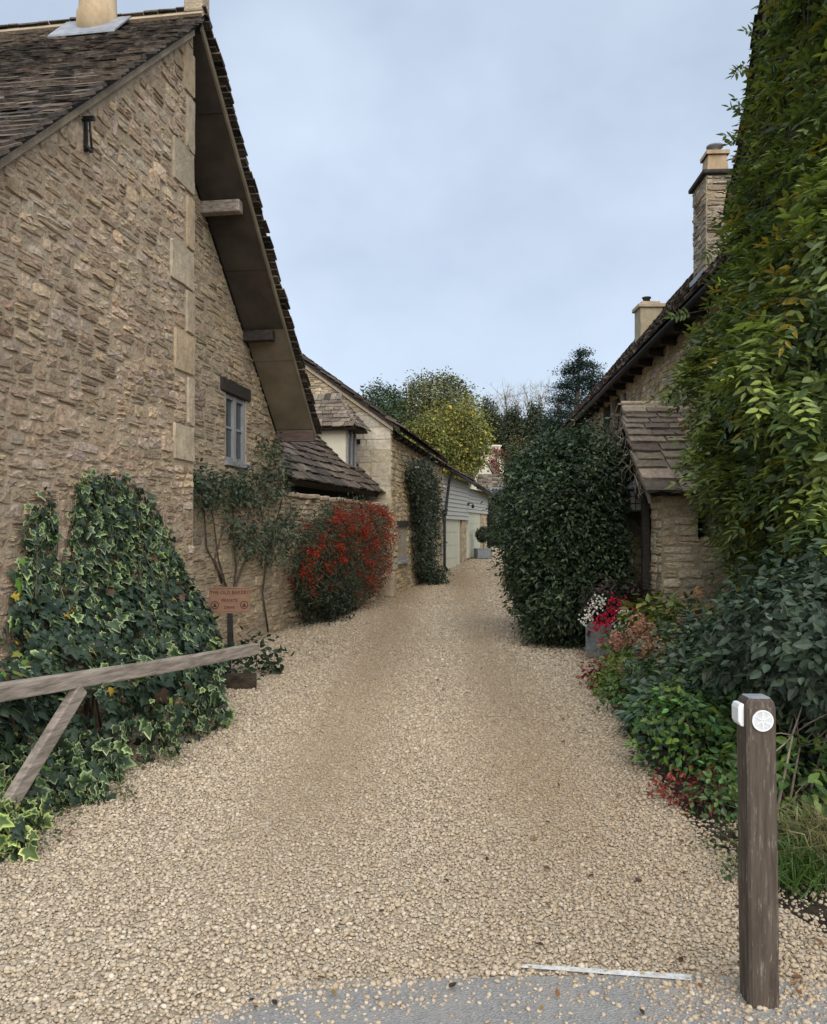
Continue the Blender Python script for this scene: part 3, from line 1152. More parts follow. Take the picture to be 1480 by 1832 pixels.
# round chimney with lead flashing
cc = HF.p(.10, -.97, 0)
mb = MB()
mb.lathe((cc[0], cc[1], 6.5), [(.21, 0), (.205, .28), (.185, .30), (.168, 1.0), (.165, 1.35), (.19, 1.36), (.19, 1.45), (.13, 1.46)], 28)
ch = mb.build('chimney', MAT['terracotta'], house)
mb = MB()
mb.prism([HF.p(.42, -.62, rake_near(.42) + .155), HF.p(.42, -1.32, rake_near(.42) + .155), HF.p(.08, -1.32, rake_near(.08) + .20), HF.p(.08, -.62, rake_near(.08) + .20)], (0, 0, .02))
mb.build('flashing', MAT['lead'], ch)
# iron bracket high on the near wall
mb = MB()
b0 = HF.p(2.07, .0, 4.72)
mb.box(b0 + HF.N * .03 - UP * .12, (.025, .02, .26), HF.ax).box(b0 + HF.N * .05 - UP * .23, (.10, .03, .02), HF.ax).box(b0 + HF.N * .05, (.03, .10, .03), HF.ax)
mb.tube([b0 + HF.N * .06 + HF.U * .0 - UP * .02, b0 + HF.N * .05 - HF.U * .05 - UP * .22], .009, 6)
mb.build('wall_bracket', MAT['iron'], house)

# =================================================================== garden wall
GF_A, GF_B = np.array([-2.04, 13.05]), np.array([-.56, 19.75])
gd = (GF_B - GF_A) / np.linalg.norm(GF_B - GF_A)
GL = np.linalg.norm(GF_B - GF_A)
GF = Frame(GF_B, (gd[1], -gd[0]))      # u = 0 at the barn, grows towards the house
gwall = thing('garden_wall', 'dry stone garden wall behind the red berried shrub', 'wall', GF.p(GL / 2, 0, 0))
mb = MB()
GF.box(mb, 0, GL, -.32, 0, -.1, 2.10)
gcore = mb.build('wall_core', MAT['mortar'], gwall)
rubble(gcore, GF, -.02, 2.10, lambda z: [(0, GL)], (.06, .11), (.12, .34), PAL_FAR, 120, 41, proud=.028, gap=.012, wave=.02, rest='small_stones')
crng = np.random.default_rng(5)
u = 0
while u < GL:
    w = crng.uniform(.18, .36)
    mb = MB()
    mb.box(GF.p(u + w / 2, -.15 + crng.normal(0, .015), 2.135 + crng.normal(0, .01)), (w - .012, .40, .075), GF.ax)
    mb.build('coping_stone', MAT['mortar'], gwall, 0.018)
    u += w

# =================================================================== low cottage with dormer behind the wall
LE = Frame(np.array([-.66 - .12, 19.62]), (gd[1], -gd[0]))
LLEN = 6.75
low = thing('low_cottage', 'low cottage with sagging stone slate roof and cream dormer behind the garden wall', 'cottage', LE.p(LLEN / 2, -2, 0))
mb = MB()
LE.box(mb, 0.02, LLEN, -4.2, -.45, -.1, 2.48)
mb.build('wall', MAT['wood_dark'], low)
mb = MB()
LE.box(mb, 0.0, LLEN, -.10, -.04, 2.33, 2.45)
mb.build('gutter_board', MAT['wood_dark'], low)
mb = MB()
LE_N, LE_U = LE.N, LE.U
mb.prism([LE.p(0, 0, 2.42), LE.p(0, -3.0, 5.42), LE.p(0, -3.0, 5.36), LE.p(0, -.02, 2.36)], LE_U * LLEN)
lroof = mb.build('roof', MAT['wood_dark'], low)
c45 = math.sqrt(.5)
slates(lroof, LE.p(0, .05, 2.42), LE_U, -LE_N * c45 + UP * c45, lambda s: [(0, LLEN)], 4.2, (.21, .13), (.2, .48), .035, PAL_SLATE, 200, 51, rest='small_roof_tiles', lift=1.1)
# dormer: front facing the lane, near cheek facing the camera
du0, du1 = .58, 1.26                   # u from the barn
D0 = -.42
mb = MB()
for u_ in (du1 - .06, du0):
    mb.prism([LE.p(u_, D0, 2.42 - D0 - .06), LE.p(u_, D0, 3.83), LE.p(u_, D0 - 1.42, 3.83)], LE_U * .06)
dcheek = mb.build('dormer', MAT['cream'], low)
mb = MB()
LE.box(mb, du0, du1, D0 - .04, D0 + .01, 2.86, 2.98)
LE.box(mb, du0, du1, D0 - .04, D0 + .01, 3.77, 3.83)
for a in (du0, du1 - .07, (du0 + du1) / 2 - .03):
    LE.box(mb, a, a + (.07 if a != (du0 + du1) / 2 - .03 else .06), D0 - .038, D0 + .012, 2.87, 3.829)
dwin = mb.build('dormer_window', MAT['frame_grey'], dcheek)
for a, b in ((du0 + .07, (du0 + du1) / 2 - .03), ((du0 + du1) / 2 + .03, du1 - .07)):
    m2 = MB()
    LE.box(m2, a, b, D0 - .03, D0 - .015, 2.98, 3.77)
    m2.build('pane', MAT['glass'], dcheek)
# hipped dormer roof
uc = (du0 + du1) / 2
e0, e1, ne = du0 - .20, du1 + .20, D0 + .22
zt, ze = 4.52, 3.82
mb = MB()
A_, B_, C_, D_ = LE.p(e1, ne, ze), LE.p(e0, ne, ze), LE.p(e0, D0 - 2.0, ze), LE.p(e1, D0 - 2.0, ze)
T0, T1 = LE.p(uc, D0 - .28, zt), LE.p(uc, D0 - 2.0, zt)
dn_ = np.array([0, 0, -.05])
mb.add([A_, B_, C_, D_, T0, T1, A_ + dn_, B_ + dn_, C_ + dn_, D_ + dn_],
       [(0, 1, 4), (1, 2, 5, 4), (0, 4, 5, 3), (0, 6, 7, 1), (1, 7, 8, 2), (3, 9, 6, 0), (6, 9, 8, 7)])
droof = mb.build('dormer_roof', MAT['wood_dark'], dcheek)
Sd = T0 - LE.p(e1, D0 - .28, ze)
Ls = np.linalg.norm(Sd)
Sd = Sd / Ls
slates(low, LE.p(e1 + .04, ne, ze), -LE_N, Sd, lambda s: [(max(0.0, s / Ls * .5), 2.2)], Ls, (.13, .10), (.14, .3), .022, PAL_SLATE_L, 120, 52, name='dormer_tile')
Sd2 = T0 - LE.p(uc, ne, ze)
L2 = np.linalg.norm(Sd2)
slates(low, LE.p(e0, ne + .03, ze), LE_U, Sd2 / L2, lambda s: [(s / L2 * (uc - e0), (e1 - e0) - s / L2 * (uc - e0))], L2 * .95, (.13, .10), (.14, .3), .022, PAL_SLATE_L, 60, 53, name='dormer_tile')

# =================================================================== barn with its gable end towards us
BD = np.array([1.5, 9.8])
BD = BD / np.linalg.norm(BD)
BF = Frame((-.52, 19.5), (BD[1], -BD[0]))           # lane front; u negative = away from us
BL = 9.9
BG = Frame((-.52, 19.5), (-BD[0], -BD[1]))          # gable; u runs left
barn = thing('stone_barn', 'tall barn with grey dressed stone gable and golden rubble front', 'barn', BF.p(-BL / 2, -2, 0))
assert BG.U[0] < 0
BS = .72
mb = MB()
BG.prism(mb, [(0, -.1), (6.8, -.1), (6.8, 3.95), (3.4, 3.95 + 3.4 * BS), (0, 3.95)], -.4, 0)
bgable = mb.build('gable_wall', MAT['mortar_pale'], barn)


def gab(z):
    lo = max(0, (z - 3.9) / BS)
    return [(lo, 4.2)] if lo < 4.1 else []


rubble(bgable, BG, -.02, 4.3, gab, (.22, .34), (.35, .95), [(.46, .42, .34), (.50, .455, .37), (.43, .39, .315), (.52, .47, .375), (.44, .385, .29)], 200, 61, proud=.010, depth=.06, gap=.007, name='ashlar_block', blocks=True, mat='ashlar', wave=0, split=.1, rot=.2, rest='rough_blocks')
rubble(bgable, BG, 4.3, 6.3, gab, (.07, .12), (.12, .32), PAL_FAR, 150, 62, proud=.018, gap=.012, rest='small_stones')
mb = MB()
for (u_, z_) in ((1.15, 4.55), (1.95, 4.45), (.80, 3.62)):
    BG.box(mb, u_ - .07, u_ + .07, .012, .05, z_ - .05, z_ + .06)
mb.build('putlog_hole_shade', MAT['dark_inside'], bgable)  # dark blocks on the wall face stand in for the shade inside holes
mb = MB()
BF.box(mb, -BL, -.4, -.4, 0, -.1, 3.9)
bfront = mb.build('front_wall', MAT['mortar_pale'], barn)


def bu(px):
    """u on the barn front for an image column"""
    Y = 3.5 / (.153 - (px - CX) / F_PX)
    return -(Y - 19.5) / .988


bw = (bu(727.5), bu(711.5))
bd = (bu(777), bu(764))
bw2 = (bu(775), bu(761))


def front_spans(z):
    r = [(-BL, -.0)]

    def cut(r, a, b):
        o = []
        for x0, x1 in r:
            if b <= x0 or a >= x1:
                o.append((x0, x1))
            else:
                if a - x0 > .05:
                    o.append((x0, a))
                if x1 - b > .05:
                    o.append((b, x1))
        return o
    if .72 < z < 1.78:
        r = cut(r, *bw)
    if z < 2.02:
        r = cut(r, *bd)
    if 3.05 < z < 3.75:
        r = cut(r, *bw2)
    return r


rubble(bfront, BF, -.02, 3.88, front_spans, (.10, .17), (.16, .42), PAL_GOLD, 160, 63, proud=.02, gap=.014, rest='small_stones')


def small_window(fr, parent, u0, u1, z0, z1, n, mat, nm=1, bars=0, name='window', lintel=None, sill=None):
    mb = MB()
    t = .06
    fr.box(mb, u0, u1, n - .05, n, z1 - t, z1)
    fr.box(mb, u0, u1, n - .05, n, z0, z0 + t)
    fr.box(mb, u0, u0 + t, n - .052, n + .003, z0, z1)
    fr.box(mb, u1 - t, u1, n - .052, n + .003, z0, z1)
    w = u1 - u0
    for i in range(nm):
        c = u0 + w * (i + 1) / (nm + 1)
        fr.box(mb, c - .03, c + .03, n - .049, n + .006, z0 + .01, z1 - .01)
    for i in range(bars):
        c = z0 + (z1 - z0) * (i + 1) / (bars + 1)
        fr.box(mb, u0 + t, u1 - t, n - .04, n - .012, c - .012, c + .012)
    o = mb.build(name, MAT[mat], parent)
    for i in range(nm + 1):
        a = u0 + w * i / (nm + 1) + .03
        b = u0 + w * (i + 1) / (nm + 1) - .03
        m2 = MB()
        fr.box(m2, a, b, n - .035, n - .02, z0 + t, z1 - t)
        m2.build('pane', MAT['glass'], o)
    if lintel:
        m2 = MB()
        fr.box(m2, u0 - .08, u1 + .08, n - .02, n + .05, z1 + .003, z1 + .14)
        m2.build('lintel', MAT[lintel], o)
    if sill:
        m2 = MB()
        fr.box(m2, u0 - .05, u1 + .05, n - .02, n + .09, z0 - .07, z0 - .003)
        m2.build('sill', MAT[sill], o)
    return o


small_window(BF, barn, bw[0], bw[1], .80, 1.64, .005, 'frame_grey', 1, 0, lintel='wood_dark', sill='frame_grey')
small_window(BF, barn, bw2[0], bw2[1], 3.05, 3.72, .005, 'frame_grey', 1, 0)
mb = MB()
BF.box(mb, bd[0], bd[1], -.06, .006, 0, 2.0)
bdoor = mb.build('door', MAT['frame_grey'], barn)
for i in range(5):
    m2 = MB()
    a = bd[0] + (bd[1] - bd[0]) * i / 5
    BF.box(m2, a + .012, a + (bd[1] - bd[0]) / 5 - .012, .006, .02, .02, 1.96)
    m2.build('door_board', MAT['frame_grey'], bdoor)
# timber plate and rafters under the eave
mb = MB()
BF.box(mb, -BL, -.2, -.06, .05, 3.72, 3.86)
mb.build('wall_plate', MAT['wood_dark'], barn)
mb = MB()
mb.prism([BF.p(.12, .22, 3.84), BF.p(.12, -3.4, 3.84 + 3.62 * BS), BF.p(.12, -3.4, 3.92 + 3.62 * BS), BF.p(.12, .22, 3.92)], -BF.U * (BL + .2))
broof = mb.build('roof', MAT['wood_dark'], barn)
ab = math.atan(BS)
slates(broof, BF.p(.14, .26, 3.90), -BF.U, -BF.N * math.cos(ab) + UP * math.sin(ab), lambda s: [(0, BL + .2)], 4.4, (.24, .15), (.25, .5), .035, PAL_SLATE, 120, 64, rest='small_roof_tiles')
for i in range(12):
    m2 = MB()
    u_ = -.35 - i * .8
    m2.prism([BF.p(u_, -.1, 3.70), BF.p(u_, .19, 3.71), BF.p(u_, .19, 3.80), BF.p(u_, -.1, 3.98)], -BF.U * .08)
    m2.build('rafter', MAT['wood_dark'], broof)
mb = MB()
mb.prism([BG.p(-.05, .02, 3.86), BG.p(-.05, .02, 3.98), BG.p(3.4, .02, 3.98 + 3.45 * BS), BG.p(3.4, .02, 3.86 + 3.45 * BS)], BG.N * .05)
mb.build('verge_edge', MAT['mortar'], broof)
mb = MB()
mb.box(BG.p(.08, .18, .28), (.42, .36, .62), BG.ax)
mb.build('corner_buttress', MAT['mortar'], barn, 0.08)

# =================================================================== two garages
GD = np.array([.25, 1.0])
GD = GD / np.linalg.norm(GD)
QF = Frame((.98, 29.35), (GD[1], -GD[0]))


def gu(px):
    Y = 6.345 / (.25 - (px - CX) / F_PX)
    return -(Y - 29.35) / .970


def garage(label, pxs, zb, ztop, door_px, door_top, stone_px, seed, eave):
    u0, u1 = gu(pxs[1]), gu(pxs[0])
    g = thing('garage', label, 'garage', QF.p((u0 + u1) / 2, -2, zb), 'weatherboarded garages along the lane')
    mb = MB()
    QF.box(mb, u0, u1, -5, -.12, zb - .3, ztop - .15)
    mb.build('wall', MAT['board'], g)
    # weatherboards
    nb = 10 if seed == 1 else 7
    hb = (ztop - .12 - door_top) / nb
    for i in range(nb):
        m2 = MB()
        za = door_top + hb * i
        m2.prism([QF.p(u0, -.02, za), QF.p(u0, .045, za), QF.p(u0, .012, za + hb * 1.08), QF.p(u0, -.02, za + hb * 1.08)], QF.U * (u1 - u0))
        m2.build('weatherboard', MAT['board'], g)
    d0, d1 = gu(door_px[1]), gu(door_px[0])
    m2 = MB()
    QF.box(m2, d0, d1, -.10, -.05, zb, door_top)
    door = m2.build('door', MAT['sage'], g)
    for i in range(4):
        m3 = MB()
        hz = (door_top - zb) / 4
        QF.box(m3, d0 + .03, d1 - .03, -.05, -.035, zb + hz * i + .012, zb + hz * (i + 1) - .012)
        m3.build('door_panel', MAT['sage'], door)
    for a, b in ((d0 - .14, d0), (d1, d1 + .14)):
        m3 = MB()
        QF.box(m3, a, b, -.1, .0, zb, door_top - .003)
        m3.build('door_post', MAT['sage'], door)
    for a, b in stone_px:
        s0, s1 = gu(b), gu(a)
        m2 = MB()
        QF.box(m2, s0, s1, -.3, -.02, zb - .3, door_top - .003)
        pier = m2.build('stone_pier', MAT['mortar_pale'], g)
        rubble(pier, QF, zb - .25, door_top - .01, lambda z: [(s0, s1)], (.12, .2), (.18, .4), PAL_GOLD, 40, seed + 70, n_face=-.02, proud=.015)
    m2 = MB()
    e0, e1 = eave
    sl = .6
    A = [QF.p(u1 + .1, .28, e0), QF.p(u1 + .1, -5, e0 + 5.28 * sl), QF.p(u0 - .25, -5, e1 + 5.28 * sl), QF.p(u0 - .25, .28, e1)]
    m2.prism(A, (0, 0, .07))
    rf = m2.build('roof', MAT['wood_dark'], g)
    Ud = (A[3] - A[0])
    Lr = np.linalg.norm(Ud)
    Ud = Ud / Lr
    S_ = (A[1] - A[0])
    S_ = S_ / np.linalg.norm(S_)
    slates(rf, A[0] + np.array([0, 0, .08]), Ud, S_, lambda s: [(0, Lr)], 5.8, (.2, .2), (.2, .3), .03, [(.21, .145, .115), (.17, .12, .10), (.24, .17, .135)], 60, seed + 80, rest='small_roof_tiles')
    m2 = MB()
    m2.tube([QF.p(u1, .33, e0 - .02), QF.p(u0 - .2, .33, e1 - .02)], .055, 8)
    m2.build('gutter', MAT['iron'], rf)
    return g, u0, u1


g1, a0, a1 = garage('weatherboarded garage with cream panel door beside the stone barn', (792, 838), 0.0, 3.60, (798, 822), 1.93, [(828, 836)], 1, (3.62, 3.40))
g2, b0_, b1_ = garage('farther weatherboarded garage behind the ball topped tree', (838, 873), 0.36, 3.36, (840, 859), 2.26, [(862, 872.5)], 2, (3.37, 3.05))
# downpipes
mb = MB()
mb.tube([QF.p(a1 - .25, .33, 3.58), QF.p(a1 - .28, .2, 3.3), QF.p(a1 - .12, .10, 2.2), QF.p(a1 + .02, .09, 2.1), QF.p(a1 + .02, .09, .25), QF.p(a1 + .02, .2, .12)], .05, 8)
mb.box(QF.p(a1 - .02, .09, 2.15), (.18, .14, .2), QF.ax)
mb.build('downpipe', MAT['iron'], g1)
mb = MB()
mb.tube([QF.p(b0_, .30, 3.05), QF.p(b0_ + .05, .1, 2.7), QF.p(b0_ + .03, .09, .5)], .05, 8)
mb.build('downpipe', MAT['iron'], g2)
lamp = thing('wall_lamp', 'small black bracket lamp on the post between the two garages', 'lamp', QF.p(gu(835.5), .1, 2.5))
mb = MB()
q = QF.p(gu(835.5), .06, 0)
mb.box(q + UP * 2.58, (.06, .1, .10), QF.ax).tube([q + UP * 2.6, q + QF.N * .2 + UP * 2.62, q + QF.N * .2 + UP * 2.55], .014, 6)
mb.build('bracket', MAT['iron'], lamp)
mb = MB()
mb.lathe(tuple(q + QF.N * .2 + UP * 2.33), [(.03, 0.08), (.055, .09), (.06, .2), (.02, .24)], 10)
mb.build('lamp_shade', MAT['iron'], lamp)

# =================================================================== cottage on the right
CF = Frame((4.2, 11.0), (-.998, .062))
cot = thing('long_cottage', 'long golden stone cottage with dark slate eaves on the right', 'cottage', CF.p(6, -2, 0))
EV = 4.78
cw0, cw1 = 7.9, 10.3            # upstairs window
mb = MB()
CF.box(mb, -2.2, cw0, -.45, 0, -.1, EV)
CF.box(mb, cw1, 18.5, -.45, 0, -.1, EV)
CF.box(mb, cw0, cw1, -.449, -.001, -.1, 3.45)
CF.box(mb, cw0, cw1, -.449, -.001, 4.7, EV)
cwall = mb.build('wall', MAT['mortar_pale'], cot)


def cot_spans(z):
    if 3.45 < z < 4.72:
        return [(-2.2, cw0 - .12), (cw1 + .12, 18.5)]
    return [(-2.2, 18.5)]


rubble(cwall, CF, 0.0, EV - .02, cot_spans, (.09, .15), (.14, .38), PAL_GOLD, 160, 101, proud=.02, gap=.013, rest='small_stones')
# stone mullioned window
mb = MB()
for a in (cw0 - .12, (cw0 + cw1) / 2 - .06, cw1):
    CF.box(mb, a, a + .12, -.10, .03, 3.5, 4.66)
CF.box(mb, cw0 - .16, cw1 + .16, -.10, .045, 4.662, 4.775)
CF.box(mb, cw0 - .16, cw1 + .16, -.10, .06, 3.40, 3.498)
cwin = mb.build('window', MAT['mortar_pale'], cot)
for a, b in ((cw0, (cw0 + cw1) / 2 - .06), ((cw0 + cw1) / 2 + .06, cw1)):
    m2 = MB()
    CF.box(m2, a, b, -.09, -.06, 3.5, 4.66)
    m2.build('pane', MAT['glass'], cwin)
    m2 = MB()
    for k in range(1, 3):
        c = a + (b - a) * k / 3
        CF.box(m2, c - .012, c + .012, -.06, -.045, 3.5, 4.66)
    m2.build('glazing_bar', MAT['iron'], cwin)
mb = MB()
mb.tube([CF.p(7.35, .06, 4.55), CF.p(7.35, .06, 3.0)], .045, 8)
mb.build('drainpipe', MAT['stem_pale'], cot)
mb = MB()
sc = 1.19
mb.prism([CF.p(-2.3, .30, EV), CF.p(-2.3, .30, EV + .07), CF.p(-2.3, -3.2, EV + .07 + 3.5 * sc), CF.p(-2.3, -6.7, EV + .07), CF.p(-2.3, -6.7, EV)], CF.U * 21)
croof = mb.build('roof', MAT['wood_dark'], cot)
ac = math.atan(sc)
slates(croof, CF.p(-2.3, .36, EV + .02), CF.U, -CF.N * math.cos(ac) + UP * math.sin(ac), lambda s: [(0, 21)], 5.3, (.22, .12), (.2, .42), .034, PAL_SLATE, 150, 102, rest='small_roof_tiles', lift=1.15)
mb = MB()
mb.tube([CF.p(-2.2, .36, EV - .03), CF.p(18.6, .36, EV - .03)], .05, 8)
mb.build('gutter', MAT['iron'], croof)
for i in range(22):
    m2 = MB()
    u_ = -1.6 + i * .9
    m2.prism([CF.p(u_, 0, EV - .14), CF.p(u_, .27, EV - .13), CF.p(u_, .27, EV - .02), CF.p(u_, 0, EV - .002)], CF.U * .08)
    m2.build('rafter', MAT['wood_dark'], croof)
# chimney stack with two pots
KF = Frame((4.54, 13.0), (-.05, -1))
kx = thing('stone_chimney', 'tall square stone chimney stack with clay pots above the right cottage', 'chimney', (4.9, 13.35, 5.2))
mb = MB()
KF.box(mb, -.98, 0.0, -.70, 0, 4.9, 7.08)
kcore = mb.build('stack', MAT['mortar_pale'], kx)
rubble(kcore, KF, 5.0, 7.06, lambda z: [(-.98, 0.0)], (.07, .12), (.14, .34), PAL_GREY, 60, 103, proud=.02, gap=.01, rest='small_stones')
KL = Frame((4.54, 13.0), (-1, .05))
rubble(kcore, KL, 5.0, 7.06, lambda z: [(0.0, .70)], (.07, .12), (.14, .34), PAL_GREY, 60, 104, proud=.02, gap=.01, rest='small_stones')
mb = MB()
KF.box(mb, -1.05, .07, -.77, .07, 7.08, 7.15)
mb.build('cap', MAT['wood_dark'], kcore, 0.02)
for i, uu in enumerate((-.24, -.74)):
    mb = MB()
    b0 = KF.p(uu, -.36, 7.15)
    for w0, w1, z0, z1 in ((.34, .29, 0, .34), (.36, .36, .34, .40)):
        vs = []
        for w_, z_ in ((w0, z0), (w1, z1)):
            vs += [b0 + KF.U * sx * w_ / 2 + KF.N * sy * w_ / 2 + UP * z_ for sx, sy in ((-1, -1), (1, -1), (1, 1), (-1, 1))]
        mb.add(vs, [(0, 1, 5, 4), (1, 2, 6, 5), (2, 3, 7, 6), (3, 0, 4, 7), (4, 5, 6, 7)])
    pot = mb.build('chimney_pot', MAT['terracotta'], kx)
    m2 = MB()
    m2.lathe(tuple(b0 + UP * .40), [(.07, 0), (.07, .10), (.13, .11), (.13, .135), (.02, .18)], 16)
    m2.build('cowl', MAT['lead'], pot)
mb = MB()
mb.prism([KF.p(.05, .05, 5.25), KF.p(.05, .05, 5.55), KF.p(-.5, .05, 6.1), KF.p(-.5, .05, 5.75)], KF.N * .02)
mb.prism([KL.p(-.05, .03, 5.25), KL.p(.75, .03, 5.25), KL.p(.75, .03, 5.62), KL.p(-.05, .03, 5.62)], KL.N * .02)
mb.build('flashing', MAT['lead'], kx)
k2 = thing('ashlar_chimney', 'smaller plain dressed stone chimney farther along the right roof', 'chimney', (6.2, 22, 6))
mb = MB()
mb.box((6.25, 22.3, 6.6), (.58, .6, 1.7))
mb.build('stack', MAT['mortar_pale'], k2, 0.01)
mb = MB()
mb.box((6.25, 22.3, 7.45), (.70, .72, .10)).box((6.25, 22.3, 7.54), (.5, .5, .08))
mb.build('cap', MAT['mortar'], k2, 0.015)
mb = MB()
mb.lathe((6.2, 22.3, 7.58), [(.10, 0), (.09, .12), (.12, .13), (.12, .16)], 14)
mb.build('chimney_pot', MAT['wood_dark'], k2)

# =================================================================== porch
PF = Frame((3.05, 10.3), (0, -1))
porch = thing('stone_porch', 'small stone porch with mossy stone slate roof beside the dark evergreen', 'porch', (3.6, 11.4, 0))
HU0, HU1, HZ0, HZ1 = -.625, -.445, 1.46, 1.90          # little opening in the wall
mb = MB()
PF.box(mb, HU1, 0, -.45, 0, -.1, 2.0)
PF.box(mb, -1.2, HU0, -.45, 0, -.1, 2.0)
PF.box(mb, HU0, HU1, -.449, -.001, -.1, HZ0)
PF.box(mb, HU0, HU1, -.449, -.001, HZ1, 2.0)
pwall = mb.build('wall', MAT['mortar_pale'], porch)
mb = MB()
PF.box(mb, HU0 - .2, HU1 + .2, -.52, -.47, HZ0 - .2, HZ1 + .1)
mb.build('opening_shade_panel', MAT['dark_inside'], porch)  # near black panel added behind the opening as the shade of the porch interior


def porch_spans(z):
    if HZ0 <= z < HZ1:
        k = min(1, (z - HZ0) / .16) if z < HZ0 + .2 else 1
        m_ = (HU0 + HU1) / 2
        return [(-1.2, m_ - .09 * k - .02), (m_ + .09 * k + .02, 0)]
    return [(-1.2, 0)]


PAL_PORCH = [(.56, .465, .315), (.52, .43, .295), (.60, .505, .345), (.48, .40, .28), (.55, .445, .28)]
rubble(pwall, PF, 0, 2.0, porch_spans, (.085, .14), (.16, .42), PAL_PORCH, 300, 111, proud=.016, gap=.010, wave=.012)
PL = Frame((3.05, 10.3), (-1, 0))
rubble(pwall, PL, 0, 2.0, lambda z: [(0, .45)], (.085, .14), (.16, .32), PAL_PORCH, 100, 112, proud=.016, gap=.010, wave=0)
mb = MB()
PF.box(mb, -1.2, 0.0, -2.25, -1.8, -.1, 2.0)
pjamb = mb.build('far_wall', MAT['mortar_pale'], porch)
PJ = Frame((3.05, 12.1), (0, -1))
rubble(pjamb, PJ, 0, 2.0, lambda z: [(-1.2, 0)], (.13, .22), (.3, .6), PAL_GOLD, 100, 113, proud=.012, gap=.010, wave=.01)
mb = MB()
mb.box((2.985, 10.80, 1.0), (.085, .085, 2.06))
mb.build('door_post', MAT['wood_dark'], porch)
mb = MB()
mb.box((3.02, 11.42, 2.08), (.14, 1.9, .16))
mb.build('tie_beam', MAT['wood_dark'], porch, 0.01)
# gable infill and roof
zr, ze_ = 3.20, 2.0
yr, ye = 11.42, 10.12
mb = MB()
mb.prism([(3.06, ye + .25, 2.12), (3.06, 2 * yr - ye - .25, 2.12), (3.06, yr, 3.02)], (.06, 0, 0))
mb.build('gable_boarding', MAT['wood_dark'], porch)
mb = MB()
mb.prism([(2.86, ye, ze_), (2.86, ye, ze_ + .03), (2.86, yr, zr), (2.86, 2 * yr - ye, ze_ + .03), (2.86, 2 * yr - ye, ze_), (2.86, yr, zr - .05)], (1.36, 0, 0))
proof = mb.build('roof', MAT['wood_dark'], porch)
Sp = np.array([0, yr - ye, zr - ze_ - .03])
Lp = np.linalg.norm(Sp)
slates(proof, (2.84, ye - .03, ze_ + .02), (1, 0, 0), Sp / Lp, lambda s: [(0, 1.38)], Lp - .02, (.21, .10), (.30, .62), .040, [(.23, .187, .145), (.19, .155, .122), (.27, .222, .168), (.16, .132, .106)], 200, 114, lift=1.0)
Sq = np.array([0, -(yr - ye), zr - ze_ - .03])
slates(proof, (2.84, 2 * yr - ye + .03, ze_ + .02), (1, 0, 0), Sq / Lp, lambda s: [(0, 1.38)], Lp - .02, (.21, .10), (.30, .62), .040, [(.22, .18, .14), (.19, .155, .12)], 60, 115)
for i in range(3):
    mb = MB()
    x0 = 2.83 + i * .46
    mb.prism([(x0, yr - .17, 3.10), (x0, yr, 3.34), (x0, yr + .17, 3.10), (x0, yr + .13, 3.08), (x0, yr, 3.26), (x0, yr - .13, 3.08)], (.45, 0, 0))
    mb.build('ridge_tile', MAT['mortar_pale'], proof, 0.012)
for sgn in (1, -1):
    mb = MB()
    a = np.array([2.845, yr - sgn * (yr - ye - .02), ze_ - .10])
    b = np.array([2.845, yr, zr - .13])
    mb.prism([a, a + UP * .10, b + UP * .10, b], (.03, 0, 0))
    mb.build('barge_board', MAT['stem_pale'], proof)
# dead climber hanging over the porch gable
vine = thing('dead_climber', 'tangle of dry brown climber stems hanging over the porch gable', 'climber', (2.8, 11.4, 2.0))
vr = np.random.default_rng(118)
mb = MB()
for i in range(80):
    t = vr.uniform(0, 1)
    y0 = yr - 1.15 * t if vr.random() < .5 else yr + 1.0 * t
    z0 = zr - .98 * abs(y0 - yr) + .02
    ln = vr.uniform(.2, .6) * (1.2 if y0 > yr - .2 else .55)
    pts = [np.array([2.80 + vr.normal(0, .05), y0, z0])]
    dx, dy = vr.normal(-.03, .08), vr.normal(.10, .18)
    for k in range(1, 5):
        pts.append(pts[0] + np.array([dx * k / 4 + vr.normal(0, .02), dy * k / 4 + vr.normal(0, .02), -ln * (k / 4) ** 1.1]))
    mb.tube(pts, [.007, .006, .005, .004, .002], 4, cap=False)
st = mb.build('stems', MAT['stem_pale'], vine)
st['kind'] = 'stuff'
# lantern
lan = thing('porch_lantern', 'black iron lantern with leaded panes hanging in the porch opening', 'lantern', (2.99, 11.25, 2.0))
lc = np.array([2.99, 11.25, 1.83])
mb = MB()
hw = .115
for sx in (-1, 1):
    for sy in (-1, 1):
        mb.box(lc + [sx * hw, sy * hw, .14], (.018, .018, .28))
mb.box(lc, (.26, .26, .02)).box(lc + UP * .28, (.27, .27, .02))
for z_ in (.10, .19):
    for s in (-1, 1):
        mb.box(lc + [0, s * hw, z_], (.22, .01, .01)).box(lc + [s * hw, 0, z_], (.01, .22, .01))
for x_ in (-.04, .04):
    for s in (-1, 1):
        mb.box(lc + [x_, s * hw, .14], (.01, .01, .27)).box(lc + [s * hw, x_, .14], (.01, .01, .27))
mb.build('cage', MAT['iron'], lan)
mb = MB()
vs = [lc + [sx * .15, sy * .15, .295] for sx, sy in ((-1, -1), (1, -1), (1, 1), (-1, 1))] + [lc + [sx * .05, sy * .05, .40] for sx, sy in ((-1, -1), (1, -1), (1, 1), (-1, 1))]
mb.add(vs, [(0, 1, 5, 4), (1, 2, 6, 5), (2, 3, 7, 6), (3, 0, 4, 7), (4, 5, 6, 7), (3, 2, 1, 0)])
mb.tube([lc + UP * .39, lc + UP * .47], .012, 6)
mb.build('lantern_roof', MAT['lead'], lan)
MAT['lantern_glass'] = mat_glass('lantern_glass', (.20, .19, .16))
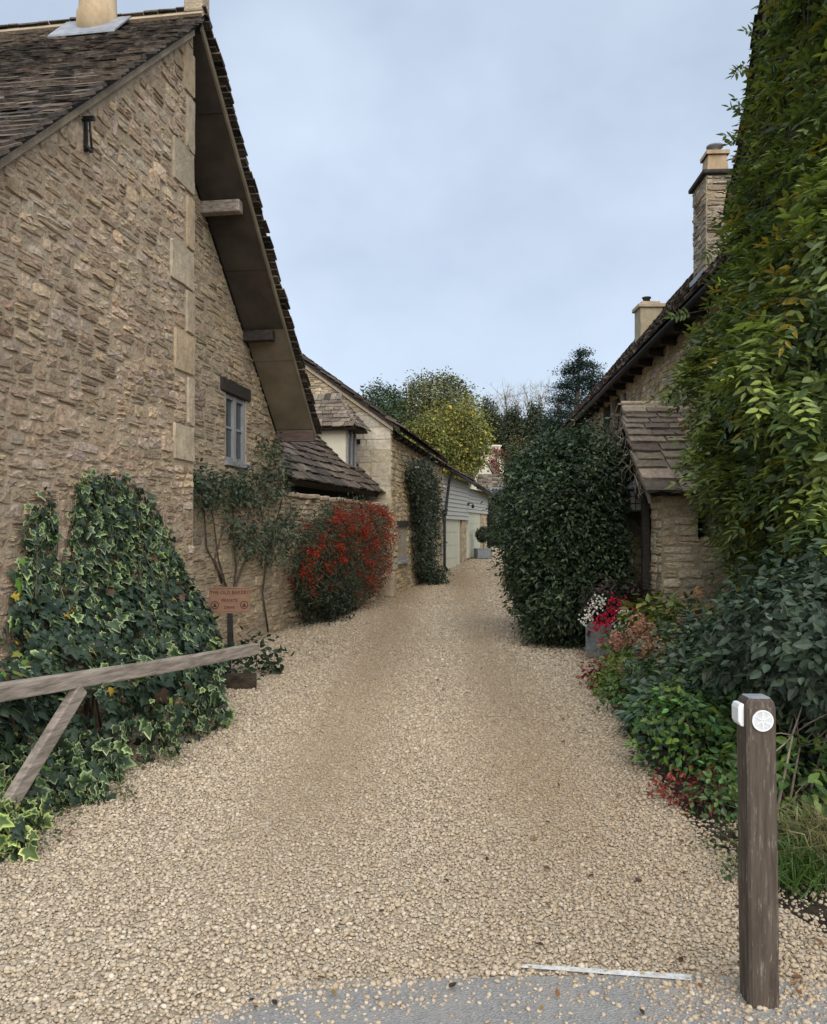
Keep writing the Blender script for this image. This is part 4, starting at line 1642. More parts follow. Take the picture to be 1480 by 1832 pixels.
for dx, dy, sx, sy in ((0, -.108, .2, .004), (0, .108, .2, .004), (-.108, 0, .004, .2), (.108, 0, .004, .2)):
    m2 = MB()
    m2.box(lc + [dx, dy, .14], (sx, sy, .26))
    m2.build('pane', MAT['lantern_glass'], lan)

# =================================================================== creeper covered house at the right edge
NF = Frame((3.60, 8.9), (-.993, .118))
nh = thing('creeper_house', 'stone gable end of the near right house under climbing wisteria', 'house', NF.p(-2, -1, 0))
AP = -1.42                                   # apex of the gable, narrowed off frame to let light onto the bed
ZA = 5.3 + (.22 - AP) * 1.2
mb = MB()
NF.prism(mb, [(.22, -.1), (.22, 5.3), (AP, ZA), (2 * AP - .22, 5.3), (2 * AP - .22, -.1)], -2.6, 0)
nw = mb.build('wall', MAT['mortar_pale'], nh)


def nh_spans(z):
    k = 0 if z < 5.3 else (z - 5.3) / 1.2
    return [(2 * AP - .22 + k, .22 - k)] if k < 1.5 else []


rubble(nw, NF, 0, 7.1, nh_spans, (.08, .14), (.14, .36), PAL_GREY, 100, 121, proud=.018, rest='small_stones')
an_ = math.atan(1.2)
for sg_ in (1, -1):
    uE = AP + sg_ * (.42 - AP)
    zE = ZA - (.42 - AP) * 1.2
    mb = MB()
    mb.prism([NF.p(uE, .10, zE), NF.p(uE, .10, zE + .13), NF.p(AP, .10, ZA + .13), NF.p(AP, .10, ZA)], -NF.N * 2.8)
    nroof = mb.build('roof', MAT['wood_dark'], nh)
    slates(nroof, NF.p(uE + sg_ * .04, .14, zE + .08), -NF.N, -sg_ * NF.U * math.cos(an_) + UP * math.sin(an_), lambda s: [(0, 2.8)], 2.75, (.18, .12), (.18, .36), .03, PAL_SLATE, 60, 122 + sg_, rest='small_roof_tiles')

# =================================================================== waymarker post
wp = thing('waymarker_post', 'square brown wooden post with round white waymark disc in the right foreground', 'post', (1.168, 2.83, 0))
MAT['post_wood'] = mat_flat('stained_post_wood', (0.048, 0.034, 0.025), (0.115, 0.088, 0.066), 9, 0.75, 30, 0.7, 0.004, (7, 7, 0.55), p=(.3, .72))
nt = MAT['post_wood'].node_tree
bs_ = [n for n in nt.nodes if n.type == 'BSDF_PRINCIPLED'][0]
src = bs_.inputs['Base Color'].links[0].from_socket
nt.links.new(mixc(nt, src, (.27, .235, .19), ramp(nt, noise(nt, 34, 7, .75, (2.2, 2.2, .30)), [(.555, 0.0), (.68, .9)])), bs_.inputs['Base Color'])
hw = .05
V, F = [], []
prof = [(0, 0), (.35, 0.0006), (.7, -.0008), (1.0, 0.0), (1.022, -.006), (1.032, -.013)]
prng = np.random.default_rng(2)
for z_, d in prof:
    for sx, sy in ((-1, -1), (1, -1), (1, 1), (-1, 1)):
        for (ax, ay) in (((sx * (hw + d), sy * (hw + d - .008)), (sx * (hw + d - .008), sy * (hw + d))) if sx * sy > 0 else ((sx * (hw + d - .008), sy * (hw + d)), (sx * (hw + d), sy * (hw + d - .008)))):
            lean = -.012 * z_
            V.append((1.168 + ax + lean + prng.normal(0, .0007), 2.83 + ay, z_))
for j in range(len(prof) - 1):
    for i in range(8):
        F.append((j * 8 + i, j * 8 + (i + 1) % 8, (j + 1) * 8 + (i + 1) % 8, (j + 1) * 8 + i))
mb = MB()
mb.add(V, F)
mb.build('shaft', MAT['post_wood'], wp)
mb = MB()
mb.add([V[len(V) - 8 + i] for i in range(8)] + [(V[len(V) - 8 + i][0], V[len(V) - 8 + i][1], 1.034) for i in range(8)], [tuple(range(8, 16))] + [(i, (i + 1) % 8, (i + 1) % 8 + 8, i + 8) for i in range(8)])
mb.build('end_grain', MAT['lead'], wp)
dx_, dz_ = 1.168 - .011, .962
disc_y = 2.83 - hw - .0005
mb = MB()
n = 36
r = .0352
vs = [(dx_ + r * math.cos(2 * math.pi * k / n), disc_y - .004, dz_ + r * math.sin(2 * math.pi * k / n)) for k in range(n)]
mb.prism(vs, (0, .0045, 0))
MAT['disc'] = mat_flat('faded_white_disc', (.50, .51, .52), (.68, .69, .69), 60, .5, 90, .2, .001)
disc = mb.build('waymark_disc', MAT['disc'], wp)
MAT['disc_pale'] = mat_flat('disc_white', (.74, .74, .73), (.83, .83, .81), 60, .5, 90, .1, .001)
mb = MB()
for k in range(n):
    q0, q1 = 2 * math.pi * k / n, 2 * math.pi * (k + 1) / n
    pts = [(dx_ + rr * math.cos(q), disc_y - .0043, dz_ + rr * math.sin(q)) for rr, q in ((r, q0), (r, q1), (r * .88, q1), (r * .88, q0))]
    mb.prism(pts, (0, -.0012, 0))
for k in range(6):
    q = math.radians(90 + 60 * k)
    d = np.array([math.cos(q), 0, math.sin(q)])
    pp = np.array([-math.sin(q), 0, math.cos(q)])
    c = np.array([dx_, disc_y - .0043 - .0002 * k, dz_])
    w_ = .0028 if k % 3 == 0 else .0017
    mb.prism([c + pp * w_ + d * .003, c - pp * w_ + d * .003, c - pp * w_ * .6 + d * r * .84, c + pp * w_ * .6 + d * r * .84], (0, -.001, 0))
mb.build('disc_rim_and_arrow', MAT['disc_pale'], disc)
mb = MB()
fx = 1.168 - hw - .012
for k, rr in enumerate((.0,)):
    prof2 = [(-.033, .0), (-.041, .014), (-.041, .062), (-.036, .078), (-.026, .08)]
    vs = []
    for yy in (-.030, .030):
        vs.append([(fx - .0005, 2.83 + yy, .935), (fx - .012, 2.83 + yy, .938), (fx - .021, 2.83 + yy, .953), (fx - .022, 2.83 + yy, .998), (fx - .016, 2.83 + yy, 1.012), (fx - .0005, 2.83 + yy, 1.013)])
    mb.prism(vs[0], (0, .06, 0))
mb.build('sensor_box', MAT['white'], wp, .004)

# =================================================================== old barrier arm in the ivy
br = thing('wooden_barrier', 'weathered grey timber barrier rail with diagonal brace lying in the ivy', 'barrier', (-2.3, 4.0, 0))
A = np.array([-2.12 - .3115 * .75, 3.55, .79])
B = np.array([-1.31, 6.9, .612])
d = unit(B - A)
s_ = unit(np.cross(d, UP))
u_ = np.cross(s_, d)
mb = MB()
segs = 12
vs, fs = [], []
wr = np.random.default_rng(8)
for i in range(segs + 1):
    t = i / segs
    c = A + (B - A) * t + u_ * (.012 * math.sin(5 * t + 1)) + s_ * .006 * math.sin(7 * t)
    for sx, sz in ((-1, -1), (1, -1), (1, 1), (-1, 1)):
        vs.append(c + s_ * sx * .035 + u_ * sz * (.045 + wr.normal(0, .0015)))
for i in range(segs):
    for k in range(4):
        fs.append((i * 4 + k, i * 4 + (k + 1) % 4, (i + 1) * 4 + (k + 1) % 4, (i + 1) * 4 + k))
fs += [(3, 2, 1, 0), tuple(segs * 4 + k for k in range(4))]
mb.add(vs, fs)
mb.build('rail', MAT['wood_grey'], br, .008)
pt = A + (B - A) * ((4.87 - 3.55) / 3.35) - u_ * .045 + s_ * .012
pb = np.array([-2.15, 4.12, -.02])
d2 = unit(pb - pt)
s2 = unit(np.cross(d2, UP))
mb = MB()
mb.box((pt + pb) / 2, (np.linalg.norm(pb - pt), .055, .088), [d2, s_, unit(np.cross(s_, d2))])
mb.build('brace', MAT['wood_grey'], br, .008)
mb = MB()
mb.box((-2.36, 3.6, .5), (.12, .12, 1.0))
mb.build('post', MAT['wood_grey'], br, .01)

# =================================================================== house sign
sg = thing('house_sign', 'small brown wooden sign board with dark lettering on a thin dark post', 'sign', (-1.97, 9.05, 0))
SF = Frame((-1.975, 9.0), (.10, -1))
MAT['sign_wood'] = mat_flat('varnished_sign', (.19, .105, .066), (.27, .155, .098), 10, .7, 40, .2, .002, (1, 1, 6))
MAT['sign_ink'] = mat_flat('dark_red_brown_lettering', (.045, .016, .012), (.065, .022, .016), 20, .6)
mb = MB()
SF.box(mb, -.215, .215, -.02, 0, .70, .955)
board = mb.build('board', MAT['sign_wood'], sg, .006)
mb = MB()
SF.box(mb, -.012, .028, -.06, -.022, 0, .9)
mb.build('post', MAT['iron'], sg)
mb = MB()
for a, b, c, e in ((-.235, .235, .955, .968), (-.235, .235, .687, .70)):
    SF.box(mb, a, b, -.024, .006, c, e)
mb.build('board_trim', MAT['sign_wood'], sg)


for me_, z in zip(SIGN_TEXT, (.893, .808, .735)):
    x, y, z3, p = -SF.U, UP, SF.N, SF.p(0, .0018, z)
    me_.materials.clear()
    obj('lettering', me_, MAT['sign_ink'], board, Matrix([[x[i], y[i], z3[i], p[i]] for i in range(3)] + [[0, 0, 0, 1]]))
mb = MB()
for uu, zz in ((.155, .775), (-.155, .775)):
    n = 20
    for k in range(n):
        q0, q1 = 2 * math.pi * k / n, 2 * math.pi * (k + 1) / n
        mb.prism([SF.p(uu + rr * math.cos(q), .0005, zz + rr * math.sin(q)) for rr, q in ((.043, q0), (.043, q1), (.034, q1), (.034, q0))], SF.N * .0015)
    mb.prism([SF.p(uu - .022, .0005, zz - .02), SF.p(uu + .022, .0005, zz - .02), SF.p(uu, .0005, zz + .028)], SF.N * .0015)
mb.build('round_emblem', MAT['sign_ink'], board)
# stone block at its foot
q = on_ground(422, 1236)
mb = MB()
mb.box(q + [0, .12, .065], (.36, .20, .15), [[.98, .17, 0], [-.17, .98, 0], [0, 0, 1]])
o = mb.build('stone_block', MAT['soil'], None, .02)
tag(o, 'low dark mossy stone block on the gravel beside the ivy', 'stone')

# planters and slab by the porch
MAT['lead_planter'] = mat_flat('grey_lead_planter', (.17, .185, .195), (.29, .31, .32), 10, .6, 30, .3, .004, (1, 1, 3))


def planter(name, label, c, w, h, rot, mat, cat='planter'):
    t = thing(name, label, cat, c)
    ax = np.array([[math.cos(rot), math.sin(rot), 0], [-math.sin(rot), math.cos(rot), 0], [0, 0, 1]])
    c = np.array(c, float)
    mb = MB()
    vs = []
    for ww, z in ((w * .9, .0), (w, h), (w - .05, h), (w * .88, h - .06)):
        vs += [c + ax[0] * sx * ww / 2 + ax[1] * sy * ww / 2 + UP * z for sx, sy in ((-1, -1), (1, -1), (1, 1), (-1, 1))]
    fs = [(3, 2, 1, 0)]
    for j in range(3):
        fs += [(j * 4 + i, j * 4 + (i + 1) % 4, (j + 1) * 4 + (i + 1) % 4, (j + 1) * 4 + i) for i in range(4)]
    fs += [(12, 13, 14, 15)]
    mb.add(vs, fs)
    mb.build('tub', MAT[mat], t)
    mb = MB()
    for sx, sy in ((-1, -1), (1, -1), (1, 1), (-1, 1)):
        mb.box(c + ax[0] * sx * w * .475 + ax[1] * sy * w * .475 + UP * h / 2, (.045, .045, h), ax)
    for s in (-1, 1):
        for z in (h - .02, .05):
            mb.box(c + ax[0] * s * w * .485 + UP * z, (.03, w * .9, .045), ax).box(c + ax[1] * s * w * .485 + UP * z, (w * .9, .03, .045), ax)
    mb.build('rim_and_corners', MAT[mat], t)
    return t


planter('square_planter', 'grey square planter of red and white flowers by the porch', on_ground(1082, 1180), .30, .44, .35, 'lead_planter')
o = MB().box(on_ground(1066, 1198) + [0, 0, .02], (.34, .42, .06)).build('step_slab', MAT['mortar'], None, .015)
tag(o, 'flat grey stone slab in front of the square planter', 'slab')
tp = planter('tree_planter', 'square lead grey planter of the ball topped tree by the garage door', QF.p(gu(846), .45, .33), .62, .42, .2, 'lead_planter')
o = MB().box(QF.p(gu(843), .5, .12), (1.3, .6, .38), QF.ax).build('stone_step', MAT['mortar_pale'], None, .04)
tag(o, 'rough stone step below the ball topped tree planter', 'step')

# =================================================================== far cottages
fc = thing('far_cottage', 'pale cream gabled cottage at the end of the lane below the trees', 'cottage', at(867, 900, 58))
FF = Frame(at(869, 900, 58)[:2], (-.12, -1))
zb = 2.2
mb = MB()
FF.prism(mb, [(-1.0, zb), (1.3, zb), (1.3, 4.0), (.25, 6.05), (-.1, 6.05), (-1.0, 4.3)], -5, 0)
mb.build('wall', MAT['cream'], fc)
mb = MB()
mb.prism([FF.p(-.08, .1, 6.1), FF.p(-2.2, .1, 2.9), FF.p(-2.2, .1, 3.05), FF.p(-.08, .1, 6.3)], -FF.N * 5.2)
mb.prism([FF.p(.22, .1, 6.1), FF.p(1.6, .1, 3.5), FF.p(1.6, .1, 3.65), FF.p(.22, .1, 6.3)], -FF.N * 5.2)
mb.build('roof', MAT['wood_plum'], fc)
mb = MB()
FF.box(mb, -.22, .38, -.7, .02, 5.9, 6.95)
FF.box(mb, -.28, .44, -.76, .08, 6.95, 7.05)
mb.build('chimney', MAT['cream'], fc)
dc = thing('dormer_cottage', 'low far cottage with dark slate roof and lead dormer in front of the cream gable', 'cottage', at(885, 900, 50))
DF = Frame(at(884, 900, 50)[:2], (-.1, -1))
mb = MB()
DF.box(mb, -2.6, 1.0, -4, 0, .9, 2.9)
mb.build('wall', MAT['mortar_pale'], dc)
mb = MB()
mb.prism([DF.p(.95, .25, 2.75), DF.p(.95, -2.0, 4.75), DF.p(.95, -4.2, 2.75)], -DF.U * 3.6)
dr = mb.build('roof', MAT['wood_dark'], dc)
Sd = np.array(DF.p(0, -2.0, 4.78) - DF.p(0, .28, 2.78))
Ln = np.linalg.norm(Sd)
slates(dr, DF.p(.97, .28, 2.78), -DF.U, Sd / Ln, lambda s: [(0, 3.6)], Ln, (.25, .18), (.3, .5), .04, PAL_SLATE_L, 0, 91)
mb = MB()
DF.box(mb, -.75, .25, -1.6, -.35, 3.2, 4.05)
mb.build('dormer', MAT['lead'], dc)
mb = MB()
DF.box(mb, -.62, .12, -.36, -.33, 3.4, 3.95)
mb.build('dormer_window', MAT['glass'], dc)
ct = thing('creeper_chimney', 'wide stone chimney stack smothered in crimson creeper behind the cream cottage', 'chimney', at(884, 850, 62))
c0 = at(884, 830, 62)
mb = MB()
mb.box((c0[0], 62.6, 5.4), (1.0, .9, 4.6)).box((c0[0], 62.6, 7.72), (1.15, 1.0, .12))
mb.box((c0[0] + .55, 62.2, 5.0), (.35, .5, 3.3))
mb.build('stack', MAT['cream'], ct)
frng = np.random.default_rng(77)
p, o = shell(frng, (c0[0], 62.5, 6.2), (.62, .6, 1.4), 500, .1, 3, 4, .15, .2)
ts, Ms = clump(frng, p, o, 5, .12, .15)
foliage(ct, 'creeper_leaves', LEAF_2, ts, Ms, clump_cols(frng, len(p), 5, [(.16, .018, .03), (.11, .012, .025), (.20, .03, .035)]), 'leaf')

# =================================================================== vegetation
G_DARK = [(.022, .042, .022), (.030, .055, .028), (.018, .034, .020), (.040, .066, .032)]
G_MID = [(.045, .085, .026), (.060, .105, .032), (.035, .066, .024), (.08, .12, .034)]
G_BLUE = [(.046, .070, .046), (.062, .09, .058), (.032, .052, .035), (.088, .115, .075)]
G_OLIVE = [(.085, .095, .028), (.065, .080, .026), (.11, .11, .030), (.05, .065, .024)]
G_YEL = [(.19, .19, .038), (.24, .215, .042), (.15, .165, .038), (.11, .13, .034), (.29, .25, .05)]

# ---- variegated ivy on the house wall
ivy = thing('ivy', 'mound of variegated ivy climbing the near corner of the stone house', 'ivy', HF.p(1.8, .3, 0))
r = np.random.default_rng(201)
IH = [(3.0, .70), (4.6, .78), (5.30, .85), (5.50, 1.2), (5.66, 1.82), (5.85, 1.90), (6.0, 1.70), (6.12, 1.85), (6.3, 2.02), (6.66, 2.08), (7.0, 2.05), (7.3, 1.94), (7.55, 1.80), (7.9, 1.48), (8.2, 1.18), (8.4, .95), (8.6, .75)]


def ivy_h(Y):
    return np.interp(Y, [a for a, _ in IH], [b for _, b in IH])


def ivy_b(Y):
    return np.interp(Y, [3, 4.2, 6.8, 7.4, 8.0, 8.6], [.80, .86, .86, .72, .45, .22])


def ivy_profile(Y, z):
    h, b = ivy_h(Y), ivy_b(Y)
    k = np.clip((1.25 - z) / .95, 0, 1)
    k = k * k * (3 - 2 * k)
    o = .06 + (b - .06) * k
    return np.where(Y < 5.5, np.minimum(o, .50 + .38 * np.clip((.42 - z) / .30, 0, 1)), o)


n = 12500
Y = r.uniform(3.3, 8.6, n)
h = ivy_h(Y)
zz = h * r.random(n) ** 0.85
nzz = Noise3(r, 3.0, 8)
off = ivy_profile(Y, zz)
lump = 1 + .22 * nzz(np.stack([Y * 2, zz * 2, 0 * Y], 1))
dep = np.where(r.random(n) < .35, r.uniform(.05, .30, n), np.abs(r.normal(0, .05, n)))
nn = np.maximum(off * lump - dep * np.minimum(1, off * 3), .012)
# ragged upper fringe: thin out near the top edge and between the climbing fingers
fr_ = (h - zz) / .35
keep = (r.random(n) < np.clip(fr_ + .35, 0, 1)) & ~((zz > 1.12) & (np.abs(Y - 6.04 - (zz - 1.2) * .1) < .05 + .10 * (zz - 1.2)) & (r.random(n) < .92))
Y, zz, nn, off = Y[keep], zz[keep], nn[keep], off[keep]
n = len(Y)
ts = HF.O + HF.U * ((8.44 - Y) / .989)[:, None] + HF.N * nn[:, None] + UP * zz[:, None]
slope = np.clip((1.25 - zz) / .95, 0, 1)
nrm = unit(HF.N * .8 + UP * (.25 + .55 * np.sin(slope * 3.14))[:, None] + r.normal(0, .48, (n, 3)))
tip = unit(-UP * .9 + HF.N * .25 + r.normal(0, .5, (n, 3)))
sz = np.clip(r.lognormal(math.log(.068), .33, n), .03, .13) * np.where(zz > 1.4, .85, 1)
Ms = leaf_mats(nrm, tip, sz)
rad_edge = (zz < .35) | (zz > 1.15) | (Y < 4.6)
var = (r.random(n) < np.where(rad_edge, .44, .20)) | ((Y < 4.6) & (zz < .3) & (r.random(n) < .6))
base = palette(r, n, [(.030, .054, .030), (.040, .066, .038), (.022, .040, .025), (.052, .078, .048), (.032, .056, .036)], .22)
bright = r.random(n) < .025
base[bright] = palette(r, bright.sum(), [(.10, .20, .03), (.13, .22, .04), (.20, .22, .04)], .1)
yel = (r.random(n) < .006)
base[yel] = palette(r, yel.sum(), [(.42, .27, .03)], .1)
base[var] = palette(r, var.sum(), [(.055, .095, .042), (.07, .115, .05), (.045, .08, .04)], .15)
vy = var & (Y < 4.7) & (zz < .35)
base[vy] *= np.array([1.2, 1.15, .85])
dead = r.random(n) < .03
base[dead & ~var] = palette(r, int((dead & ~var).sum()), [(.10, .06, .03), (.07, .04, .025)], .15)
wide = var & (r.random(n) < .5)
pieces(ivy, 'leaf', [IVY, IVY, IVY_WIDE], np.where(wide, 2, var.astype(int)), Ms, ts, base, MAT['leaf_gloss'], 300, 'small_leaves', smooth=False, tcols=[IVY_PLAIN, IVY_VAR, IVY_VAR * np.array([.85, .95, .75])])
mb = MB()
for i in range(60):
    y0 = r.uniform(4.5, 8.2)
    p0 = HF.p((8.44 - y0) / .989, .08, .02)
    y1 = np.clip(y0 + r.normal(0, .5), 4.0, 8.3)
    z1 = ivy_h(y1) * r.uniform(.5, .98)
    twigs(r, p0, [HF.p((8.44 - y1) / .989, float(ivy_profile(y1, z1)) * r.uniform(.3, .9), z1)], .010, .003, mb, .0, 4, 5)
mb.build('stems', MAT['bark'], ivy)

# ---- climbing rose on the recessed house wall
rose = thing('climbing_rose', 'sparse climbing rose on the house wall below the grey window', 'climber', HF.p(-2.2, -.4, 0))
r = np.random.default_rng(210)


def wall_pt(px, py, n=-.40):
    """a point in front of the recessed house wall under an image position"""
    k = (px - CX) / F_PX
    o = HF.O + HF.N * n
    # X = o.x + .1497*(Y - o.y)
    Y = (o[0] - .1497 * o[1]) / (k - .1497)
    return at(px, py, Y)


cl = [(365, 872, 20), (390, 862, 16), (420, 868, 18), (450, 862, 22), (480, 860, 22), (352, 860, 12), (400, 892, 20), (440, 895, 20), (475, 888, 20), (500, 830, 12), (490, 800, 13), (468, 806, 9), (505, 870, 16),
      (430, 960, 16), (465, 950, 22), (500, 940, 20), (450, 985, 20), (490, 975, 20), (520, 930, 14), (515, 960, 14), (410, 935, 9), (365, 900, 9), (520, 1000, 8), (355, 885, 11), (480, 1000, 13), (430, 880, 16)]
pc, po = [], []
for px, py, rr in cl:
    for i in range(int(rr * 1.2)):
        a, q = r.uniform(0, 6.28), rr * math.sqrt(r.random()) * 1.05
        pc.append(wall_pt(px + q * math.cos(a), py + q * math.sin(a), -.44 + abs(r.normal(0, .11))))
        po.append(HF.N)
pc, po = np.array(pc), np.array(po)
ts, Ms = clump(r, pc, po, 7, .12, .058, .35, .5, .5)
foliage(rose, 'foliage', LEAF_OV, ts, Ms, clump_cols(r, len(pc), 7, [(.050, .076, .042), (.070, .10, .055), (.036, .056, .034), (.10, .125, .072)]), 'leaf')
mb = MB()
stems = [[(415, 1175), (405, 1060), (392, 1000), (380, 930), (368, 860)], [(420, 1175), (412, 1070), (400, 1040), (372, 980), (365, 900), (356, 850)], [(415, 1100), (425, 1010), (415, 950), (420, 880)],
         [(480, 1130), (470, 1060), (478, 990), (465, 900), (455, 850)], [(415, 1060), (440, 1000), (470, 950)], [(478, 1000), (505, 900), (500, 810)], [(400, 1040), (385, 1000), (400, 940)]]
for st_ in stems:
    pts = [wall_pt(a, b, -.44) for a, b in st_]
    pts = [p + r.normal(0, .012, 3) for p in pts]
    mb.tube(pts, [.016 - .010 * i / (len(pts) - 1) for i in range(len(pts))], 6)
mb.build('stems', MAT['bark'], rose)

# ---- firethorn with red berries
py = thing('firethorn', 'large firethorn shrub covered in red berries against the garden wall', 'shrub', (-1.35, 17.0, 0))
r = np.random.default_rng(220)


def pyr(px, py_, n):
    k = (px - CX) / F_PX
    o = GF.O + GF.N * n
    m_ = gd[0] / gd[1]
    Y = (o[0] - m_ * o[1]) / (k - m_)
    return at(px, py_, Y)


def in_poly(x, y, poly):
    c = False
    j = len(poly) - 1
    for i in range(len(poly)):
        if (poly[i][1] > y) != (poly[j][1] > y) and x < (poly[j][0] - poly[i][0]) * (y - poly[i][1]) / (poly[j][1] - poly[i][1]) + poly[i][0]:
            c = not c
        j = i
    return c


FP = [(596, 905), (640, 895), (670, 902), (695, 925), (702, 960), (698, 1000), (690, 1030), (665, 1062), (640, 1075), (600, 1085), (565, 1085), (535, 1068), (534, 1005), (545, 950), (580, 915)]
pc, po, kind = [], [], []
while len(pc) < 2300:
    x, y = r.uniform(535, 705), r.uniform(890, 1085)
    if in_poly(x + r.normal(0, 4), y + r.normal(0, 4), FP):
        n_ = .12 + .42 * r.random() ** .8 * (1 - abs((y - 985) / 130) ** 2 * .5)
        pc.append(pyr(x, y, n_))
        po.append(unit(GF.N * .9 + np.array([0, -.5, .3])))
pc, po = np.array(pc), np.array(po)
ts, Ms = clump(r, pc, po, 8, .13, .055, .1, .5, .6)
foliage(py, 'foliage', LEAF_LAN, ts, Ms, clump_cols(r, len(pc), 8, [(.030, .050, .024), (.045, .068, .030), (.022, .038, .020), (.06, .075, .03)]), 'leaf')
# berries in clusters, thickest along the top and the right
ico = pebble_mesh(0)
bv = np.array([v.co[:] for v in ico.vertices]) * np.array([1, 1.2, 1.5])
bf = np.array([p.vertices[:] for p in ico.polygons])
bpx, bpy_, = px_of(pc)[:2]
dens = np.clip(.12 + .95 * np.exp(-((bpy_ - 925) / 42) ** 2) * (bpx > 588) + .55 * np.exp(-((bpx - 690) / 26) ** 2) + .5 * np.exp(-((bpy_ - 990) / 40) ** 2) * (bpx < 620) + .35 * np.exp(-((bpx - 650) / 18) ** 2 - ((bpy_ - 1010) / 35) ** 2), 0, 1)
nzb = Noise3(r, 4, 8)
dens *= np.clip(.16 + 1.0 * nzb(pc * 1.4), .01, .9)
sel = np.where(r.random(len(pc)) < dens)[0]
bc = np.repeat(pc[sel], 24, 0) + r.normal(0, .05, (len(sel) * 24, 3)) + GF.N * .06
bs = np.eye(3)[None] * (r.uniform(.016, .027, len(bc)))[:, None, None]
foliage(py, 'berries', (bv, bf), bc, bs, palette(r, len(bc), [(.45, .042, .018), (.36, .028, .015), (.52, .07, .022), (.28, .02, .013)], .2), 'petal')
mb = MB()
for i in range(14):
    a = pyr(r.uniform(600, 640), 1085, .22)
    a[2] = 0
    twigs(r, a, [pc[r.integers(len(pc))]], .02, .005, mb, 0, 5, 4)
mb.build('stems', MAT['bark'], py)


def bush(name, label, cat, c, rad, k, per, spread, size, pal, tmpl=LEAF_OV, mat='leaf', seed=0, amp=.16, power=2.4, depth=.3, inner=.35, droop=.2, upness=.5, n_ind=0, group=None, stems=8, freq=2.6,
         zmin=.01, facing=.7, extra=None, cj=.16, lj=.14):
    r = np.random.default_rng(seed)
    t = thing(name, label, cat, (c[0], c[1], max(0.0, c[2] - rad[2])), group)
    p, o = shell(r, c, rad, k, amp, freq, power, depth, inner, zmin)
    ts, Ms = clump(r, p, o, per, spread, size, droop, upness, facing)
    ok = ts[:, 2] > zmin
    cols = clump_cols(r, len(p), per, pal, cj, lj)
    if extra:
        cols = extra(r, ts, cols)
    foliage(t, 'foliage', tmpl, ts[ok], Ms[ok], cols[ok], mat, n_ind)
    if stems:
        mb = MB()
        base = np.array([c[0], c[1], max(0.0, c[2] - rad[2])])
        ends = p[r.integers(0, len(p), stems)]
        twigs(r, base, ends, .012 + .01 * min(2, rad[2]), .004, mb, .0, 5, 4)
        mb.build('stems', MAT['bark'], t)
    return t


# small red rose beside it
bush('rose_bush', 'low dark rose bush with a few red blooms left of the firethorn', 'shrub', (-1.72, 13.9, .45), (.36, .5, .55), 150, 8, .14, .06, G_DARK, seed=230)
t = thing('red_bloom', 'crimson rose bloom at the house corner by the firethorn', 'flower', at(507, 1036, 13.3))
r = np.random.default_rng(231)
p = np.concatenate([at(507, 1036, 13.3) + r.normal(0, .035, (14, 3)), at(528, 1048, 13.5) + r.normal(0, .035, (10, 3)), at(517, 1043, 13.4) + r.normal(0, .03, (6, 3))])
ts, Ms = clump(r, p, np.tile([.3, -.9, .3], (len(p), 1)), 3, .04, .05)
foliage(t, 'petals', PETAL, ts, Ms, palette(r, len(ts), [(.42, .012, .03), (.33, .01, .02)]), 'petal')
bush('ivy_tuft', 'small dark leafy tuft at the foot of the house sign', 'plant', (-1.78, 9.1, .14), (.34, .24, .20), 70, 6, .12, .07, G_DARK, mat='leaf_gloss', seed=232, stems=0)
bush('berberis', 'dark low shrub at the foot of the firethorn', 'shrub', (-1.45, 14.6, .3), (.38, .55, .40), 160, 8, .12, .05, [(.018, .032, .020), (.028, .044, .024)], seed=233)

# ---- climbing rose on the barn
br_ = thing('barn_climber', 'tall dark climbing rose covering the middle of the barn front', 'climber', BF.p(-4, 0, 0))
r = np.random.default_rng(240)


def barn_pt(px, py_, n):
    Y = 3.5 / (.153 - (px - CX) / F_PX)
    return at(px, py_, Y) + BF.N * n


BP = [(718, 840), (735, 826), (748, 834), (758, 848), (766, 870), (769, 895), (768, 925), (763, 940), (766, 960), (762, 1000), (752, 1025), (738, 1025), (732, 960), (730, 900), (722, 862)]
pc = []
while len(pc) < 1500:
    x, y = r.uniform(715, 782), r.uniform(824, 1025)
    if in_poly(x, y, BP) and (y < 945 or r.random() < .6):
        pc.append(barn_pt(x, y, .08 + abs(r.normal(0, .15))))
pc = np.array(pc)
ts, Ms = clump(r, pc, np.tile(BF.N, (len(pc), 1)), 7, .17, .09, .3, .4, .5)
foliage(br_, 'foliage', LEAF_2, ts, Ms, clump_cols(r, len(pc), 7, [(.052, .068, .044), (.07, .088, .058), (.038, .052, .034), (.095, .11, .075)]), 'leaf')
mb = MB()
for i in range(10):
    twigs(r, barn_pt(r.uniform(742, 758), 1030, .12), [barn_pt(r.uniform(732, 770), r.uniform(850, 960), .15)], .025, .008, mb, 0, 5, 5)
mb.build('stems', MAT['bark'], br_)
mb = MB()
for px, pyy in ((724, 838), (778, 872)):
    mb.lathe(tuple(barn_pt(px, pyy, .3)), [(.02, -.05), (.07, -.01), (.06, .05), (.01, .06)], 8)
mb.build('blooms', mat_flat('pale_pink_petal', (.55, .40, .33), (.66, .50, .42), 20), br_)
q = barn_pt(752, 1035, .35)
bush('box_shrub', 'small rounded dark shrub at the foot of the barn climber', 'shrub', (q[0], q[1], .25), (.40, .95, .30), 200, 7, .14, .08, G_DARK, LEAF_2, seed=241, stems=4)

